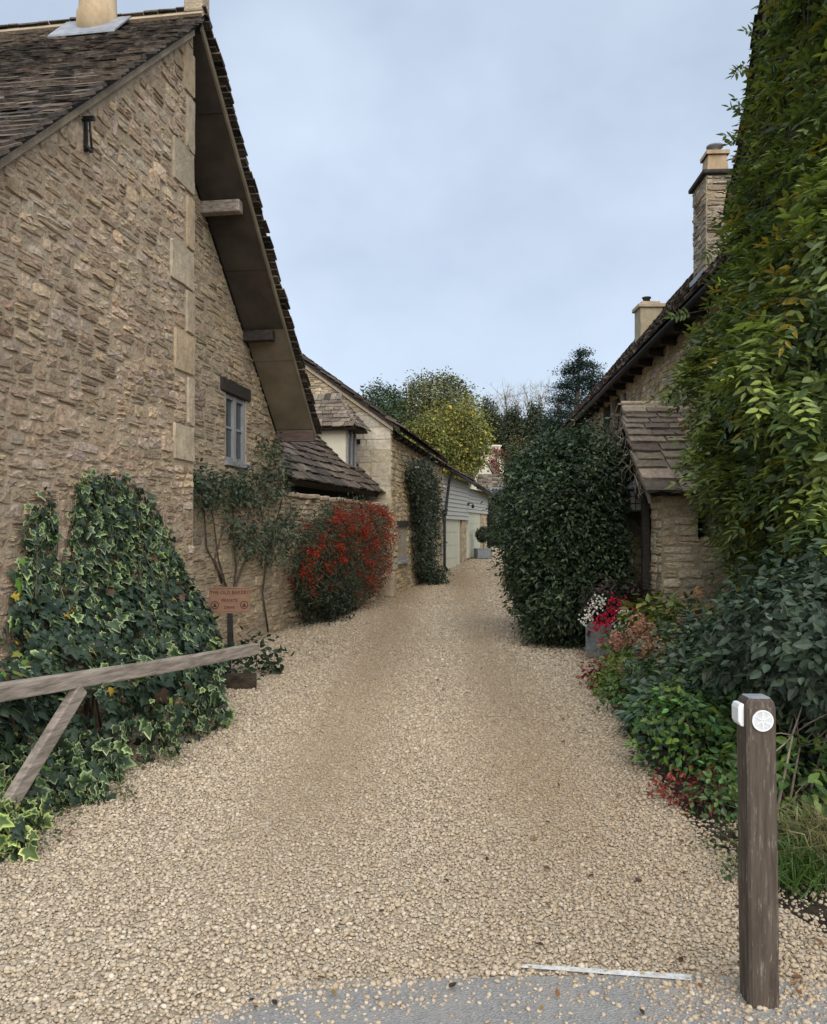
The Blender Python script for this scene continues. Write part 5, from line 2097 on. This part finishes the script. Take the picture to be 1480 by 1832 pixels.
# ---- standard ball tree by the garages
q = QF.p(gu(846), .45, 0)
bt = thing('ball_tree', 'clipped ball topped standard tree in front of the farther garage door', 'tree', (q[0], q[1], .7))
r = np.random.default_rng(250)
p, o = shell(r, (q[0], q[1], 1.33), (.29, .29, .29), 420, .05, 3, 2, .2, .3)
ts, Ms = clump(r, p, o, 6, .07, .055)
foliage(bt, 'crown', LEAF_2, ts, Ms, clump_cols(r, len(p), 6, [(.018, .034, .018), (.025, .044, .022)]), 'leaf')
mb = MB()
mb.tube([(q[0], q[1], .68), (q[0] + .01, q[1], .95), (q[0], q[1], 1.2)], .018, 6)
mb.build('trunk', MAT['bark'], bt)

# ---- big evergreen beside the porch
t = thing('evergreen_shrub', 'huge dense dark green evergreen shrub bulging over the lane beside the porch', 'shrub', (2.1, 12.0, 0))
r = np.random.default_rng(260)
lob = [((2.12, 12.5, 1.35), (.62, 1.45, 1.40)), ((2.42, 11.7, 2.15), (.44, .8, .80)), ((1.75, 11.7, 1.55), (.50, .75, .85)), ((1.95, 11.35, .70), (.50, .55, .70)), ((2.45, 11.25, .95), (.38, .45, .80)), ((2.0, 12.6, 2.38), (.48, .8, .52)),
       ((2.2, 11.2, 1.75), (.42, .5, .6))]
p, o = shells(r, lob, 9800, amp=.18, freq=3.2, power=2.2, depth=.26, inner=.25, zmin=.03)
sh = r.random(len(p)) < .07
p[sh] += o[sh] * r.uniform(.02, .16, (int(sh.sum()), 1)) + UP * .04
ts, Ms = clump(r, p, o, 8, .17, .068, .2, .5, .7)
ok = ts[:, 2] > .01
foliage(t, 'foliage', LEAF_4, ts[ok], Ms[ok], clump_cols(r, len(p), 8, [(.026, .050, .022), (.036, .064, .029), (.018, .036, .017), (.060, .094, .044), (.030, .054, .024), (.095, .125, .058)], .34, .16)[ok], 'leaf')
mb = MB()
twigs(r, (2.15, 12.2, 0), p[r.integers(0, len(p), 40)], .03, .006, mb, 0, 5, 4)
twigs(r, (2.0, 11.3, 0), p[r.integers(0, len(p), 16)], .02, .005, mb, 0, 5, 4)
mb.build('stems', MAT['bark'], t)

# ---- wisteria on the near right house
wis = thing('wisteria', 'huge wisteria hanging over the near right house wall', 'climber', NF.p(-2, .3, 0))
r = np.random.default_rng(270)
OFZ = [(.6, .18), (1.2, .24), (1.6, .28), (2.2, .46), (2.7, .62), (3.1, .58), (3.6, .40), (4.2, .20), (4.9, .08), (5.4, .05), (5.8, .04), (6.4, .03), (7.2, .03), (8.6, .03)]


def wis_off(z, u):
    o = np.interp(z, [a for a, _ in OFZ], [b for _, b in OFZ])
    return o * np.interp(u, [-5, -3.5, -.3, .15, .5], [1.25, 1.15, 1.0, .8, .45])


k = 2100
nz = Noise3(r, 2.6, 9)
u = r.uniform(-3.4, .16, k)
z = r.uniform(.9, 8.2, k)
ok = (z < 5.3 - 1.2 * u) & ~((z < 1.35) & (u > -.6)) & ((z < 4.9 - .8 * u) | (r.random(k) < .40))
u, z = u[ok], z[ok]
lum = nz(np.stack([u * 1.6, z * 1.6, 0 * u], 1))
dep = np.where(r.random(len(u)) < .4, r.uniform(.1, .65, len(u)), np.abs(r.normal(0, .07, len(u))))
n_ = np.maximum(wis_off(z, u) * (1 + .55 * lum) - dep * np.minimum(.8, wis_off(z, u)), .04)
cen = NF.O + NF.U * u[:, None] + NF.N * n_[:, None] + UP * z[:, None]
out = unit(NF.N * .8 + UP * .25 + np.array([0, -.45, 0]) + r.normal(0, .25, (len(u), 3)))
# pinnate leaves: a rachis with paired leaflets
LT, LM, LC = [], [], []
pal = np.array([(.105, .150, .040), (.13, .18, .046), (.068, .11, .034), (.17, .22, .052), (.11, .148, .05)])
for c, o_, zi in zip(cen, out, z):
    for j in range(2):
        d = unit(o_ * .7 - UP * r.uniform(.1, .9) + r.normal(0, .5, 3))
        side = unit(np.cross(d, UP + r.normal(0, .2, 3)))
        nr = unit(np.cross(side, d))
        if nr[2] < 0:
            nr = -nr
        ln = r.uniform(.22, .40)
        col = pal[r.integers(5)] * r.uniform(.75, 1.25)
        q = r.random()
        if q < .035 or (zi > 5.0 and q < .10) or (zi < 4.2 and zi > 2.9 and q < .06):
            col = np.array([.30, .22, .03]) * r.uniform(.7, 1.2)
        elif q < .42:
            col = np.array([.21, .265, .052]) * r.uniform(.8, 1.25)
        for m_ in range(5):
            f = (m_ + .6) / 5
            for s in (-1, 1):
                LT.append(c + d * ln * f - UP * ln * f * f * .35)
                td = unit(d * .55 + side * s - UP * .35 + r.normal(0, .12, 3))
                LM.append((nr + r.normal(0, .22, 3), td, r.uniform(.075, .13) * (1.1 - .25 * f)))
                LC.append(col * r.uniform(.85, 1.15))
        LT.append(c + d * ln - UP * ln * .35)
        LM.append((nr, d - UP * .4, .085))
        LC.append(col)
LT = np.array(LT)
Ms = leaf_mats(np.array([m_[0] for m_ in LM]), np.array([m_[1] for m_ in LM]), np.array([m_[2] for m_ in LM]))
foliage(wis, 'small_leaves', LEAF_WIS, LT, Ms, np.clip(np.array(LC), .004, .9), 'leaf', 300)
# broader, darker leaves filling the body
k = 1500
u = r.uniform(-3.4, .10, k)
z = r.uniform(1.0, 8.0, k)
ok = (z < 5.2 - 1.2 * u) & ~((z < 1.4) & (u > -.6)) & ((z < 4.8 - .8 * u) | (r.random(k) < .25))
u, z = u[ok], z[ok]
n_ = np.maximum(wis_off(z, u) * r.uniform(.15, .98, len(u)), .03)
cen = NF.O + NF.U * u[:, None] + NF.N * n_[:, None] + UP * z[:, None]
out = np.tile(unit(NF.N * .8 + np.array([0, -.5, .2])), (len(u), 1))
ts, Ms = clump(r, cen, out, 8, .2, .085, .4, .4, .6)
foliage(wis, 'broad_leaves', LEAF_OV, ts, Ms, clump_cols(r, len(cen), 8, [(.066, .10, .038), (.09, .13, .048), (.046, .074, .03), (.125, .17, .06)]), 'leaf')
mb = MB()
for i in range(24):
    u0 = r.uniform(-2.4, .1)
    pts = [NF.p(u0, .15, 0)]
    for j in range(1, 9):
        if j * .8 > 4.9 - 1.2 * (u0 + .3):
            break
        pts.append(NF.p(u0 + .25 * math.sin(j * 1.1 + i) + r.normal(0, .08), .18 + .35 * float(wis_off(j * .8, u0)) * r.uniform(.5, 1.2), j * .8))
    mb.tube(pts, [.03 - .0028 * j for j in range(len(pts))], 6)
for i in range(60):
    a = cen[r.integers(len(cen))]
    if a[2] < 4.6:
        twigs(r, a, [a + NF.N * r.uniform(.05, .2) + r.normal(0, .18, 3)], .007, .003, mb, .05, 4, 3)
mb.build('stems', MAT['bark'], wis)
# sprays reaching past the verge into the sky
r = np.random.default_rng(275)
LT, LM, LC = [], [], []
mb = MB()
for (px, py_, Y, dx, dz) in ((1350, 215, 8.7, -.26, .10), (1355, 240, 8.6, -.30, -.12), (1380, 65, 8.3, -.26, .02), (1345, 225, 8.7, -.18, .24), (1330, 275, 8.7, -.15, -.28), (1290, 440, 8.6, -.16, -.12), (1235, 560, 8.4, -.2, -.05), (1225, 700, 8.3, -.2, -.1),
                             (1345, 250, 8.6, -.28, .02), (1240, 800, 8.3, -.15, -.2), (1350, 120, 8.5, -.2, -.08)):
    c = at(px, py_, Y)
    d = unit(np.array([dx, -.05, dz]))
    ln = math.hypot(dx, dz) * 1.1
    side = unit(np.cross(d, [0, 1, 0]))
    mb.tube([c - d * .2, c + d * ln], [.005, .002], 4)
    col = np.array([.10, .145, .035]) * r.uniform(.8, 1.3)
    for m_ in range(6):
        f = (m_ + .5) / 6
        for s in (-1, 1):
            LT.append(c + d * ln * f)
            LM.append((np.array([.1, -.8, .4]) + r.normal(0, .25, 3), unit(d * .6 + side * s + r.normal(0, .15, 3)), r.uniform(.07, .10)))
            LC.append(col * r.uniform(.8, 1.2))
    LT.append(c + d * ln)
    LM.append((np.array([.1, -.8, .4]), d, .09))
    LC.append(col)
Ms = leaf_mats(np.array([m_[0] for m_ in LM]), np.array([m_[1] for m_ in LM]), np.array([m_[2] for m_ in LM]))
foliage(wis, 'spray_leaves', LEAF_WIS, np.array(LT), Ms, np.array(LC), 'leaf')
mb.build('spray_stems', MAT['bark'], wis)

# ---- flower bed on the right
bush('laurel_shrub', 'blue green broad leaved shrub with bare twiggy base behind the waymarker post', 'shrub', (2.58, 4.85, .95), (.78, .75, .38), 860, 7, .15, .062, G_BLUE, LEAF_OV, 'leaf_gloss', 280, amp=.2, depth=.4, inner=.35,
     n_ind=280, stems=0, zmin=.30, droop=.3)
t = bpy.data.objects['laurel_shrub']
mb = MB()
r = np.random.default_rng(281)
for i in range(15):
    b0 = np.array([2.45 + r.normal(0, .25), 4.7 + r.normal(0, .2), 0])
    a_ = r.uniform(0, 6.28)
    e = b0 + np.array([abs(math.cos(a_)) * r.uniform(.1, .5) - .05, math.sin(a_) * r.uniform(.2, .6), r.uniform(.3, .85)])
    m_ = (b0 + e) / 2 + r.normal(0, .10, 3)
    mb.tube([b0, m_, e], [.009, .006, .003], 5)
    for j in range(3):
        twigs(r, m_, [m_ + r.normal(0, .15, 3) + np.array([.03, -.05, .1])], .005, .002, mb, 0, 4, 3)
mb.build('bare_twigs', MAT['stem_pale'], t)
bush('lower_laurel', 'dark leafy undergrowth behind the bare twigs at the right edge', 'shrub', (2.9, 5.6, .75), (.8, .7, .75), 420, 8, .16, .08, G_DARK, LEAF_OV, 'leaf_gloss', 282, stems=4)
bush('back_shrub', 'mixed green shrub between the hydrangea and the wisteria', 'shrub', (2.95, 7.3, .40), (.55, .8, .42), 300, 8, .15, .07, G_MID + G_DARK + [(.10, .11, .03)], seed=283, stems=8)

hy = bush('hydrangea', 'hydrangea with faded pink flower heads in the bed before the porch', 'hydrangea', (2.62, 8.5, .42), (.48, .55, .36), 300, 6, .14, .10,
          [(.15, .185, .04), (.10, .15, .04), (.20, .22, .045), (.075, .11, .036), (.25, .245, .05)], LEAF_OV, seed=290, stems=10)
r = np.random.default_rng(291)
heads = [(1104, 1146, 7.9, .085), (1142, 1118, 8.1, .10), (1152, 1162, 7.8, .11), (1130, 1138, 7.95, .075), (1178, 1160, 7.9, .08), (1206, 1160, 8.0, .07), (1118, 1196, 7.8, .07), (1196, 1206, 7.7, .075), (1180, 1190, 7.75, .06),
         (1165, 1130, 8.2, .08), (1220, 1110, 8.2, .06), (1250, 1062, 8.0, .06), (1140, 1210, 7.75, .055), (1250, 1100, 7.6, .05)]
for px, py_, Y, rr in heads:
    c = at(px, py_, Y - .30)
    d = unit(r.normal(0, 1, (130, 3)))
    d[:, 1] = -np.abs(d[:, 1]) * .9 + .15
    pos = c + d * rr * np.array([.8, .8, 1.05]) * r.uniform(.8, 1.05, (130, 1))
    Ms = leaf_mats(unit(d + r.normal(0, .25, (130, 3))), r.normal(0, 1, (130, 3)), np.full(130, rr * .40))
    V = (np.einsum('nij,vj->nvi', Ms, PETAL[0]) + pos[:, None]).reshape(-1, 3)
    F = (PETAL[1][None] + (np.arange(130) * len(PETAL[0]))[:, None, None]).reshape(-1, 3)
    base = np.array([(.44, .235, .16), (.40, .20, .15), (.47, .29, .18)])[r.integers(3)]
    cc_ = np.clip(base * (1 + r.normal(0, .16, (130, 1))) * (1 + r.normal(0, .06, (130, 3))), 0, .8)
    obj('flower_head', mesh_np('flower_head', V, F, np.repeat(cc_, len(PETAL[0]), 0)), MAT['petal'], hy)

# begonias in the planter
bg_ = on_ground(1082, 1180)
be = bush('begonia', 'red and white begonias spilling from the square planter', 'flowers', (bg_[0] + .17, bg_[1] + .05, .68), (.42, .30, .26), 170, 7, .10, .06, [(.028, .030, .020), (.035, .045, .026), (.06, .03, .028)], LEAF_OV, 'leaf_gloss', 300, stems=6)
r = np.random.default_rng(301)
for col, spots, nm in (([(.50, .012, .045), (.42, .01, .03), (.58, .03, .08)], [(1072, 1105), (1085, 1100), (1098, 1092), (1108, 1082), (1095, 1078), (1090, 1112), (1078, 1118), (1064, 1125), (1082, 1128), (1078, 1145), (1118, 1078), (1122, 1092), (1095, 1070),
                        (1130, 1096), (1145, 1098), (1152, 1106), (1104, 1102), (1070, 1112), (1090, 1122), (1112, 1096), (1140, 1090), (1088, 1090), (1100, 1110), (1066, 1120)], 'red_petals'),
                       ([(.72, .70, .64), (.66, .63, .56)], [(1060, 1078), (1055, 1086), (1064, 1092), (1052, 1100), (1056, 1110), (1078, 1074), (1046, 1112), (1070, 1070), (1106, 1100), (1112, 1106), (1118, 1096), (1108, 1114), (1120, 1104), (1112, 1130), (1120, 1125), (1098, 1110),
                                                              (1104, 1120), (1072, 1080), (1049, 1106)], 'white_petals')):
    P_ = []
    for px, py_ in spots:
        c = at(px + r.normal(0, 1.5), py_ + r.normal(0, 1.5), 9.78 + r.normal(0, .06))
        P_.append(c + r.normal(0, .026, (11, 3)))
    P_ = np.concatenate(P_)
    Ms = leaf_mats(unit(np.array([-.2, -.9, .3]) + r.normal(0, .5, (len(P_), 3))), r.normal(0, 1, (len(P_), 3)), r.uniform(.022, .036, len(P_)))
    foliage(be, nm, PETAL, P_, Ms, palette(r, len(P_), col, .12), 'petal')

low_plants = [
    ('red_leaf_plant', 'clump of dark red leaves at the bed edge below the slab', 'plant', 1088, 1238, (.20, .20, .16), [(.12, .018, .022), (.09, .014, .02), (.16, .06, .02)], .05, 60),
    ('lady_mantle', 'bright yellow green low mound below the hydrangea', 'plant', 1138, 1262, (.30, .28, .22), [(.085, .14, .022), (.12, .17, .028), (.05, .095, .02)], .045, 130),
    ('cranesbill', 'mid green feathery mound spreading left of the blue flowers', 'plant', 1180, 1300, (.34, .32, .26), [(.035, .075, .022), (.05, .095, .028), (.07, .11, .03)], .05, 150),
    ('lungwort', 'grey green spotted leaf clump at the bed edge', 'plant', 1205, 1335, (.26, .22, .20), [(.055, .085, .058), (.075, .105, .075), (.04, .065, .042)], .09, 70),
    ('catmint', 'grey green plant with small blue flowers in the middle of the bed', 'plant', 1262, 1330, (.42, .4, .50), [(.045, .068, .045), (.06, .085, .055), (.035, .055, .035)], .055, 240),
    ('spurge', 'fresh green ferny mound left of the waymarker post', 'plant', 1260, 1405, (.36, .30, .30), [(.04, .095, .025), (.06, .115, .025), (.10, .15, .025), (.03, .065, .022)], .05, 190),
    ('sedum', 'flat patch of dark red sedum on the soil by the post', 'plant', 1262, 1452, (.22, .16, .07), [(.12, .018, .016), (.09, .014, .014), (.16, .03, .02)], .03, 70),
    ('green_cushion', 'small dark green cushion plant beside the red sedum', 'plant', 1312, 1470, (.16, .14, .12), [(.04, .075, .025), (.055, .095, .028)], .04, 60),
    ('lime_shrub', 'light green leafy shoots right of the waymarker post', 'plant', 1450, 1480, (.30, .25, .26), [(.07, .115, .03), (.10, .15, .035), (.045, .08, .025)], .07, 70),
    ('bed_filler', 'shaded green leaves between the spurge and the laurel', 'plant', 1345, 1385, (.4, .35, .42), G_MID + G_DARK, .06, 190),
    ('yellow_fern', 'yellowing fern at the bed edge below the hydrangea', 'plant', 1115, 1215, (.18, .18, .22), [(.17, .13, .03), (.12, .13, .03), (.08, .09, .03)], .05, 50),
]
for i, (nm, lb, ct, px, py_, rad, pal, sz_, k) in enumerate(low_plants):
    q = on_ground(px, py_)
    bush(nm, lb, ct, (q[0], q[1] + rad[1], rad[2] * .8), rad, k, 7, .09, sz_, [tuple(1.75 * v for v in p_) for p_ in pal], LEAF_OV, seed=320 + i, stems=3, power=2.1, upness=.8)
# blue flowers on the catmint
r = np.random.default_rng(340)
P_ = np.concatenate([at(px, py_, 6.4) + r.normal(0, .025, (10, 3)) for px, py_ in ((1226, 1262), (1232, 1270), (1166, 1250), (1235, 1255), (1222, 1275), (1255, 1222), (1275, 1228))])
Ms = leaf_mats(r.normal(0, 1, (len(P_), 3)), r.normal(0, 1, (len(P_), 3)), np.full(len(P_), .02))
foliage(bpy.data.objects['catmint'], 'blue_petals', PETAL, P_, Ms, palette(r, len(P_), [(.06, .075, .30), (.09, .10, .36)]), 'petal')


def grass(name, label, c, rad, n, h, pal, seed):
    r = np.random.default_rng(seed)
    t = thing(name, label, 'grass', c)
    b = np.array(c) + np.stack([r.normal(0, rad * .4, n), r.normal(0, rad * .4, n), np.zeros(n)], 1)
    lean = np.stack([r.normal(-.1, .45, n), r.normal(-.15, .45, n), np.ones(n)], 1)
    Ls = h * r.uniform(.5, 1.15, n)
    V, F, C = [], [], []
    cs = palette(r, n, pal, .18)
    for i in range(n):
        d = unit(lean[i])
        s = unit(np.cross(d, r.normal(0, 1, 3))) * .0035
        p0, L_ = b[i], Ls[i]
        p1 = p0 + d * L_ * .55
        p2 = p0 + d * L_ + np.array([lean[i][0], lean[i][1], -.9]) * L_ * .35
        k = len(V)
        V += [p0 - s, p0 + s, p1 - s * .8, p1 + s * .8, p2]
        F += [(k, k + 1, k + 3), (k, k + 3, k + 2), (k + 2, k + 3, k + 4)]
        C += [cs[i]] * 5
    o = obj('blades', mesh_np('blades', np.array(V), np.array(F), np.array(C)), MAT['leaf'], t)
    o['kind'] = 'stuff'


g_pal = [(.07, .13, .028), (.09, .15, .035), (.05, .095, .025)]
s_pal = [(.19, .16, .07), (.13, .13, .05), (.22, .19, .10), (.09, .11, .04)]
grass('grass_tuft', 'bright green grass tuft at the right foot of the waymarker post', on_ground(1412, 1575), .22, 420, .30, g_pal, 350)
grass('sedge_tuft', 'straw coloured arching sedge at the right edge of the bed', on_ground(1472, 1545), .26, 600, .42, s_pal, 351)
for i, (px, py_) in enumerate(((1305, 1570), (1255, 1520), (1160, 1378), (1135, 1310), (1300, 1500), (1152, 1350))):
    q = on_ground(px, py_)
    bush('gravel_weed', ['tiny weed growing in gravel left of the post', 'second tiny weed farther left in the gravel', 'weed sprig at the gravel edge below the lungwort', 'sprig in the gravel beside the bright green mound', 'weed close to the red sedum',
                         'weed sprig beside the lungwort leaves'][i], 'weed', (q[0], q[1], .03), (.07, .06, .05), 14, 5, .05, .022, G_MID, seed=360 + i, stems=0, group='weeds along the gravel edge', zmin=.004)
for i, (px, py_) in enumerate(((60, 1515), (130, 1470), (215, 1425), (300, 1370), (345, 1330), (385, 1300))):
    q = on_ground(px, py_)
    bush('edge_weed', ['mossy weed at the lowest left corner of the ivy', 'weed under the yellow variegated ivy leaves', 'weed halfway along the ivy foot', 'weed below the middle of the ivy mound', 'weed near the far foot of the ivy', 'weed tuft at the far end of the ivy foot'][i],
         'weed', (q[0] - .05, q[1], .03), (.12, .14, .06), 26, 5, .06, .026, [(.08, .10, .03), (.11, .11, .04), (.06, .085, .028)], seed=370 + i, stems=0, group='weeds along the ivy foot', zmin=.004)

# fallen leaves
r = np.random.default_rng(380)
n = 420
Y = 2.75 + 9 * r.random(n) ** 1.6
X = np.where(r.random(n) < .5, lx(Y) + np.abs(r.normal(.55, .4, n)) * 1.0, rx(Y) - np.abs(r.normal(.1, .5, n)))
mid = r.random(n) < .22
und = r.random(n) < .22
Y[und] = r.uniform(10.3, 12.2, und.sum())
X[und] = r.uniform(1.2, 2.3, und.sum())
mid &= ~und
X[mid] = r.uniform(-1.2, 1.3, mid.sum())
ts = np.stack([X, Y, np.full(n, .022)], 1)
nrm = unit(np.array([0, 0, 1.]) + r.normal(0, .25, (n, 3)))
Ms = leaf_mats(nrm, r.normal(0, 1, (n, 3)), r.uniform(.018, .042, n))
o = foliage(None, 'fallen_leaves', LEAF_OV, ts, Ms, palette(r, n, [(.16, .07, .025), (.10, .05, .025), (.22, .10, .03), (.05, .03, .02), (.25, .16, .04)], .2), 'leaf')
tag(o, 'scattered small brown fallen leaves on the gravel', 'fallen leaves', kind='stuff')

# =================================================================== trees in the distance


def tree(name, label, px, Y, wpx, ytop, ybot, pal, k, per, spread, size, seed, power=2.1, amp=.22, group=None, mat='leaf', depth=.35, trunk=.16, cz=None):
    r = np.random.default_rng(seed)
    x = (px - CX) / F_PX * Y
    zt, zb = CAM_Z + (HZ - ytop) / F_PX * Y, CAM_Z + (HZ - ybot) / F_PX * Y
    rx_, rz_ = wpx / F_PX * Y / 2, (zt - zb) / 2
    g = float(H(Y)) - .05
    t = thing(name, label, 'tree', (x, Y, g), group)
    c = np.array([x, Y, (zt + zb) / 2])
    p, o = shell(r, c, (rx_ * .94, rx_ * .94, rz_ * .95), k, amp, 3.2, power, depth, .35)
    ts, Ms = clump(r, p, o, per, spread, size, .35, .5, .5)
    foliage(t, 'crown', LEAF_2, ts, Ms, clump_cols(r, len(p), per, pal, .25, .16), mat)
    mb = MB()
    mb.tube([(x, Y, g), (x + .1, Y, (g + zb) / 2 + .3), (x, Y, c[2])], [trunk * 1.3, trunk, trunk * .5], 8)
    ends = p[r.integers(0, len(p), 14)]
    twigs(r, (x, Y, zb + .2 * (zt - zb)), ends, trunk * .5, .02, mb, .05, 5, 4)
    mb.build('trunk', MAT['bark'], t)
    return t


tree('lime_tree', 'tall round topped tree with dark olive dome behind the yellow tree', 782, 64, 132, 671, 812, [(.145, .145, .048), (.11, .12, .044), (.185, .17, .052), (.09, .10, .04)], 1500, 9, .55, .22, 401, power=2.5, amp=.10)
tree('yellow_tree', 'broad yellow green autumn tree above the garage roofs', 812, 52, 128, 722, 866, G_YEL, 1500, 9, .5, .18, 402, amp=.34, depth=.5)
tree('yellow_tree', 'lower yellow green bough of foliage behind the barn roof', 766, 50, 90, 752, 850, G_YEL[:4] + [(.10, .115, .03)], 800, 9, .4, .18, 403, amp=.25)
tree('dark_tree', 'dark green tree rising behind the barn ridge', 684, 58, 72, 690, 800, [(.045, .078, .036), (.06, .095, .04), (.09, .115, .038), (.036, .06, .03)], 800, 9, .45, .18, 404, power=2.0, amp=.3)
tree('dark_tree', 'dark treetop between the barn gable and the lime', 722, 66, 46, 712, 800, [(.04, .06, .026), (.07, .08, .028)], 500, 8, .45, .18, 405, amp=.3)
ivy_cols = [(872, 88, 34, 710, 815, 'leftmost ivy clad trunk beside the yellow tree'), (893, 92, 22, 742, 815, 'short ivy clad trunk right of the leftmost one'), (917, 86, 30, 724, 815, 'broad ivy clad trunk in the middle of the bare trees'),
            (938, 90, 20, 748, 815, 'slim ivy clad trunk below the bare crowns'), (958, 88, 26, 720, 810, 'tall ivy clad trunk beside the cedar group'), (905, 96, 24, 755, 815, 'low ivy clad trunk at the back of the wood'), (980, 92, 24, 745, 800, 'ivy clad trunk left of the cedar')]
for i, (px, Y, w, yt, yb, lb) in enumerate(ivy_cols):
    tree('ivy_clad_tree', lb, px, Y, w, yt, yb, [(.045, .062, .032), (.062, .078, .036), (.035, .05, .028), (.09, .095, .042)], 420, 8, .5, .24, 410 + i, power=1.7, amp=.2, group='ivy clad trunks on the hill')
for i, (px, Y, yt) in enumerate(((905, 94, 690), (945, 92, 694), (968, 95, 690), (925, 98, 705), (1000, 96, 700), (885, 97, 712))):
    r = np.random.default_rng(430 + i)
    x, g = (px - CX) / F_PX * Y, float(H(Y)) - .05
    zt = CAM_Z + (HZ - yt) / F_PX * Y
    t = thing('bare_tree', ['bare branched tree behind the broad ivy trunk', 'bare tree with fine pale twigs in the wood gap', 'bare tree just left of the cedar', 'thin bare tree at the back of the wood', 'bare twiggy tree behind the cedar foot', 'bare tree right of the yellow tree'][i], 'tree', (x, Y, g), 'bare trees on the hill')
    mb = MB()
    mb.tube([(x, Y, g), (x + r.normal(0, .1), Y, (g + zt) / 2), (x + r.normal(0, .2), Y, zt - 1)], [.16, .11, .04], 6)
    mb.build('trunk', MAT['bark'], t)
    mb = MB()
    for j in range(34):
        z0 = g + (zt - g) * r.uniform(.35, .85)
        a_ = r.uniform(0, 6.28)
        e = np.array([x + math.cos(a_) * r.uniform(.4, 1.7), Y + math.sin(a_) * 1.0, min(zt, z0 + r.uniform(.8, 2.6))])
        twigs(r, (x, Y, z0), [e], .035, .012, mb, .06, 4, 3)
        for q_ in range(5):
            twigs(r, e, [e + r.normal(0, .45, 3) + np.array([0, 0, .35])], .012, .006, mb, 0, 3, 2)
    mb.build('branches', MAT['stem_pale'], t)
# cedar with flat tiers
r = np.random.default_rng(450)
Y = 80
x, g = (1030 - CX) / F_PX * Y, float(H(80)) - .05
cd = thing('cedar', 'tall blue green cedar with flat tiered boughs beyond the right cottage', 'tree', (x, Y, g))
mb = MB()
mb.tube([(x, Y, g), (x + .1, Y, 13), (x + .4, Y, 18.4)], [.4, .26, .06], 8)
PT, PO = [], []
for (px, py_, wpx, hpx) in ((1042, 632, 26, 12), (1035, 650, 34, 12), (1050, 655, 44, 10), (1020, 664, 36, 10), (1058, 672, 36, 12), (1040, 680, 52, 12), (1012, 690, 40, 12), (1060, 690, 30, 12), (1035, 702, 60, 14), (1005, 715, 40, 14), (1040, 722, 60, 16), (1000, 738, 46, 18),
                            (1030, 745, 60, 18), (1055, 735, 30, 16), (995, 758, 50, 18), (1022, 768, 60, 18), (985, 765, 30, 14)):
    c = at(px, py_, Y + r.normal(0, .6))
    w, h_ = wpx * 1.25 / F_PX * Y / 2, hpx / F_PX * Y / 2
    n = int(wpx * 5.0)
    q = r.normal(0, .52, (n, 3)) * np.array([w, w * .9, h_])
    q[:, 2] -= .10 * np.abs(q[:, 0])
    PT.append(c + q)
    mb.tube([np.array([x, Y, c[2] - .4]), c + np.array([0, 0, -.1])], [.07, .03], 5)
PT = np.concatenate(PT)
ts, Ms = clump(r, PT, np.tile(UP, (len(PT), 1)), 6, .3, .17, .1, .6, .3)
foliage(cd, 'crown', LEAF_2, ts, Ms, clump_cols(r, len(PT), 6, [(.030, .052, .044), (.042, .068, .054), (.024, .042, .034)], .2), 'leaf')
mb.build('trunk', MAT['bark'], cd)
tree('autumn_shrub', 'rust and green treetop behind the big evergreen', 930, 46, 60, 788, 870, [(.10, .085, .03), (.075, .085, .03), (.14, .09, .035), (.06, .07, .028)], 500, 8, .35, .15, 460)
tree('end_hedge', 'dark leafy shrubs closing the lane beyond the garages', 890, 45, 44, 880, 985, G_DARK + [(.05, .065, .03)], 700, 8, .3, .13, 461, power=3)
# wooded hillside behind
r = np.random.default_rng(470)
n = 1600
X = r.uniform(-30, 45, n)
Yw = r.uniform(96, 125, n)
gz = H(Yw)
pc = np.stack([X, Yw, gz + r.uniform(0, 2.6, n)], 1)
ts, Ms = clump(r, pc, np.tile(unit(np.array([0, -.8, .5])), (n, 1)), 9, 1.1, .42)
o = foliage(None, 'hillside_wood', LEAF_2, ts, Ms, clump_cols(r, n, 9, [(.030, .042, .024), (.045, .055, .028), (.06, .06, .03), (.025, .036, .022)], .25), 'leaf')
tag(o, 'dark undergrowth of the wooded hillside behind the far cottages', 'wood', kind='stuff')
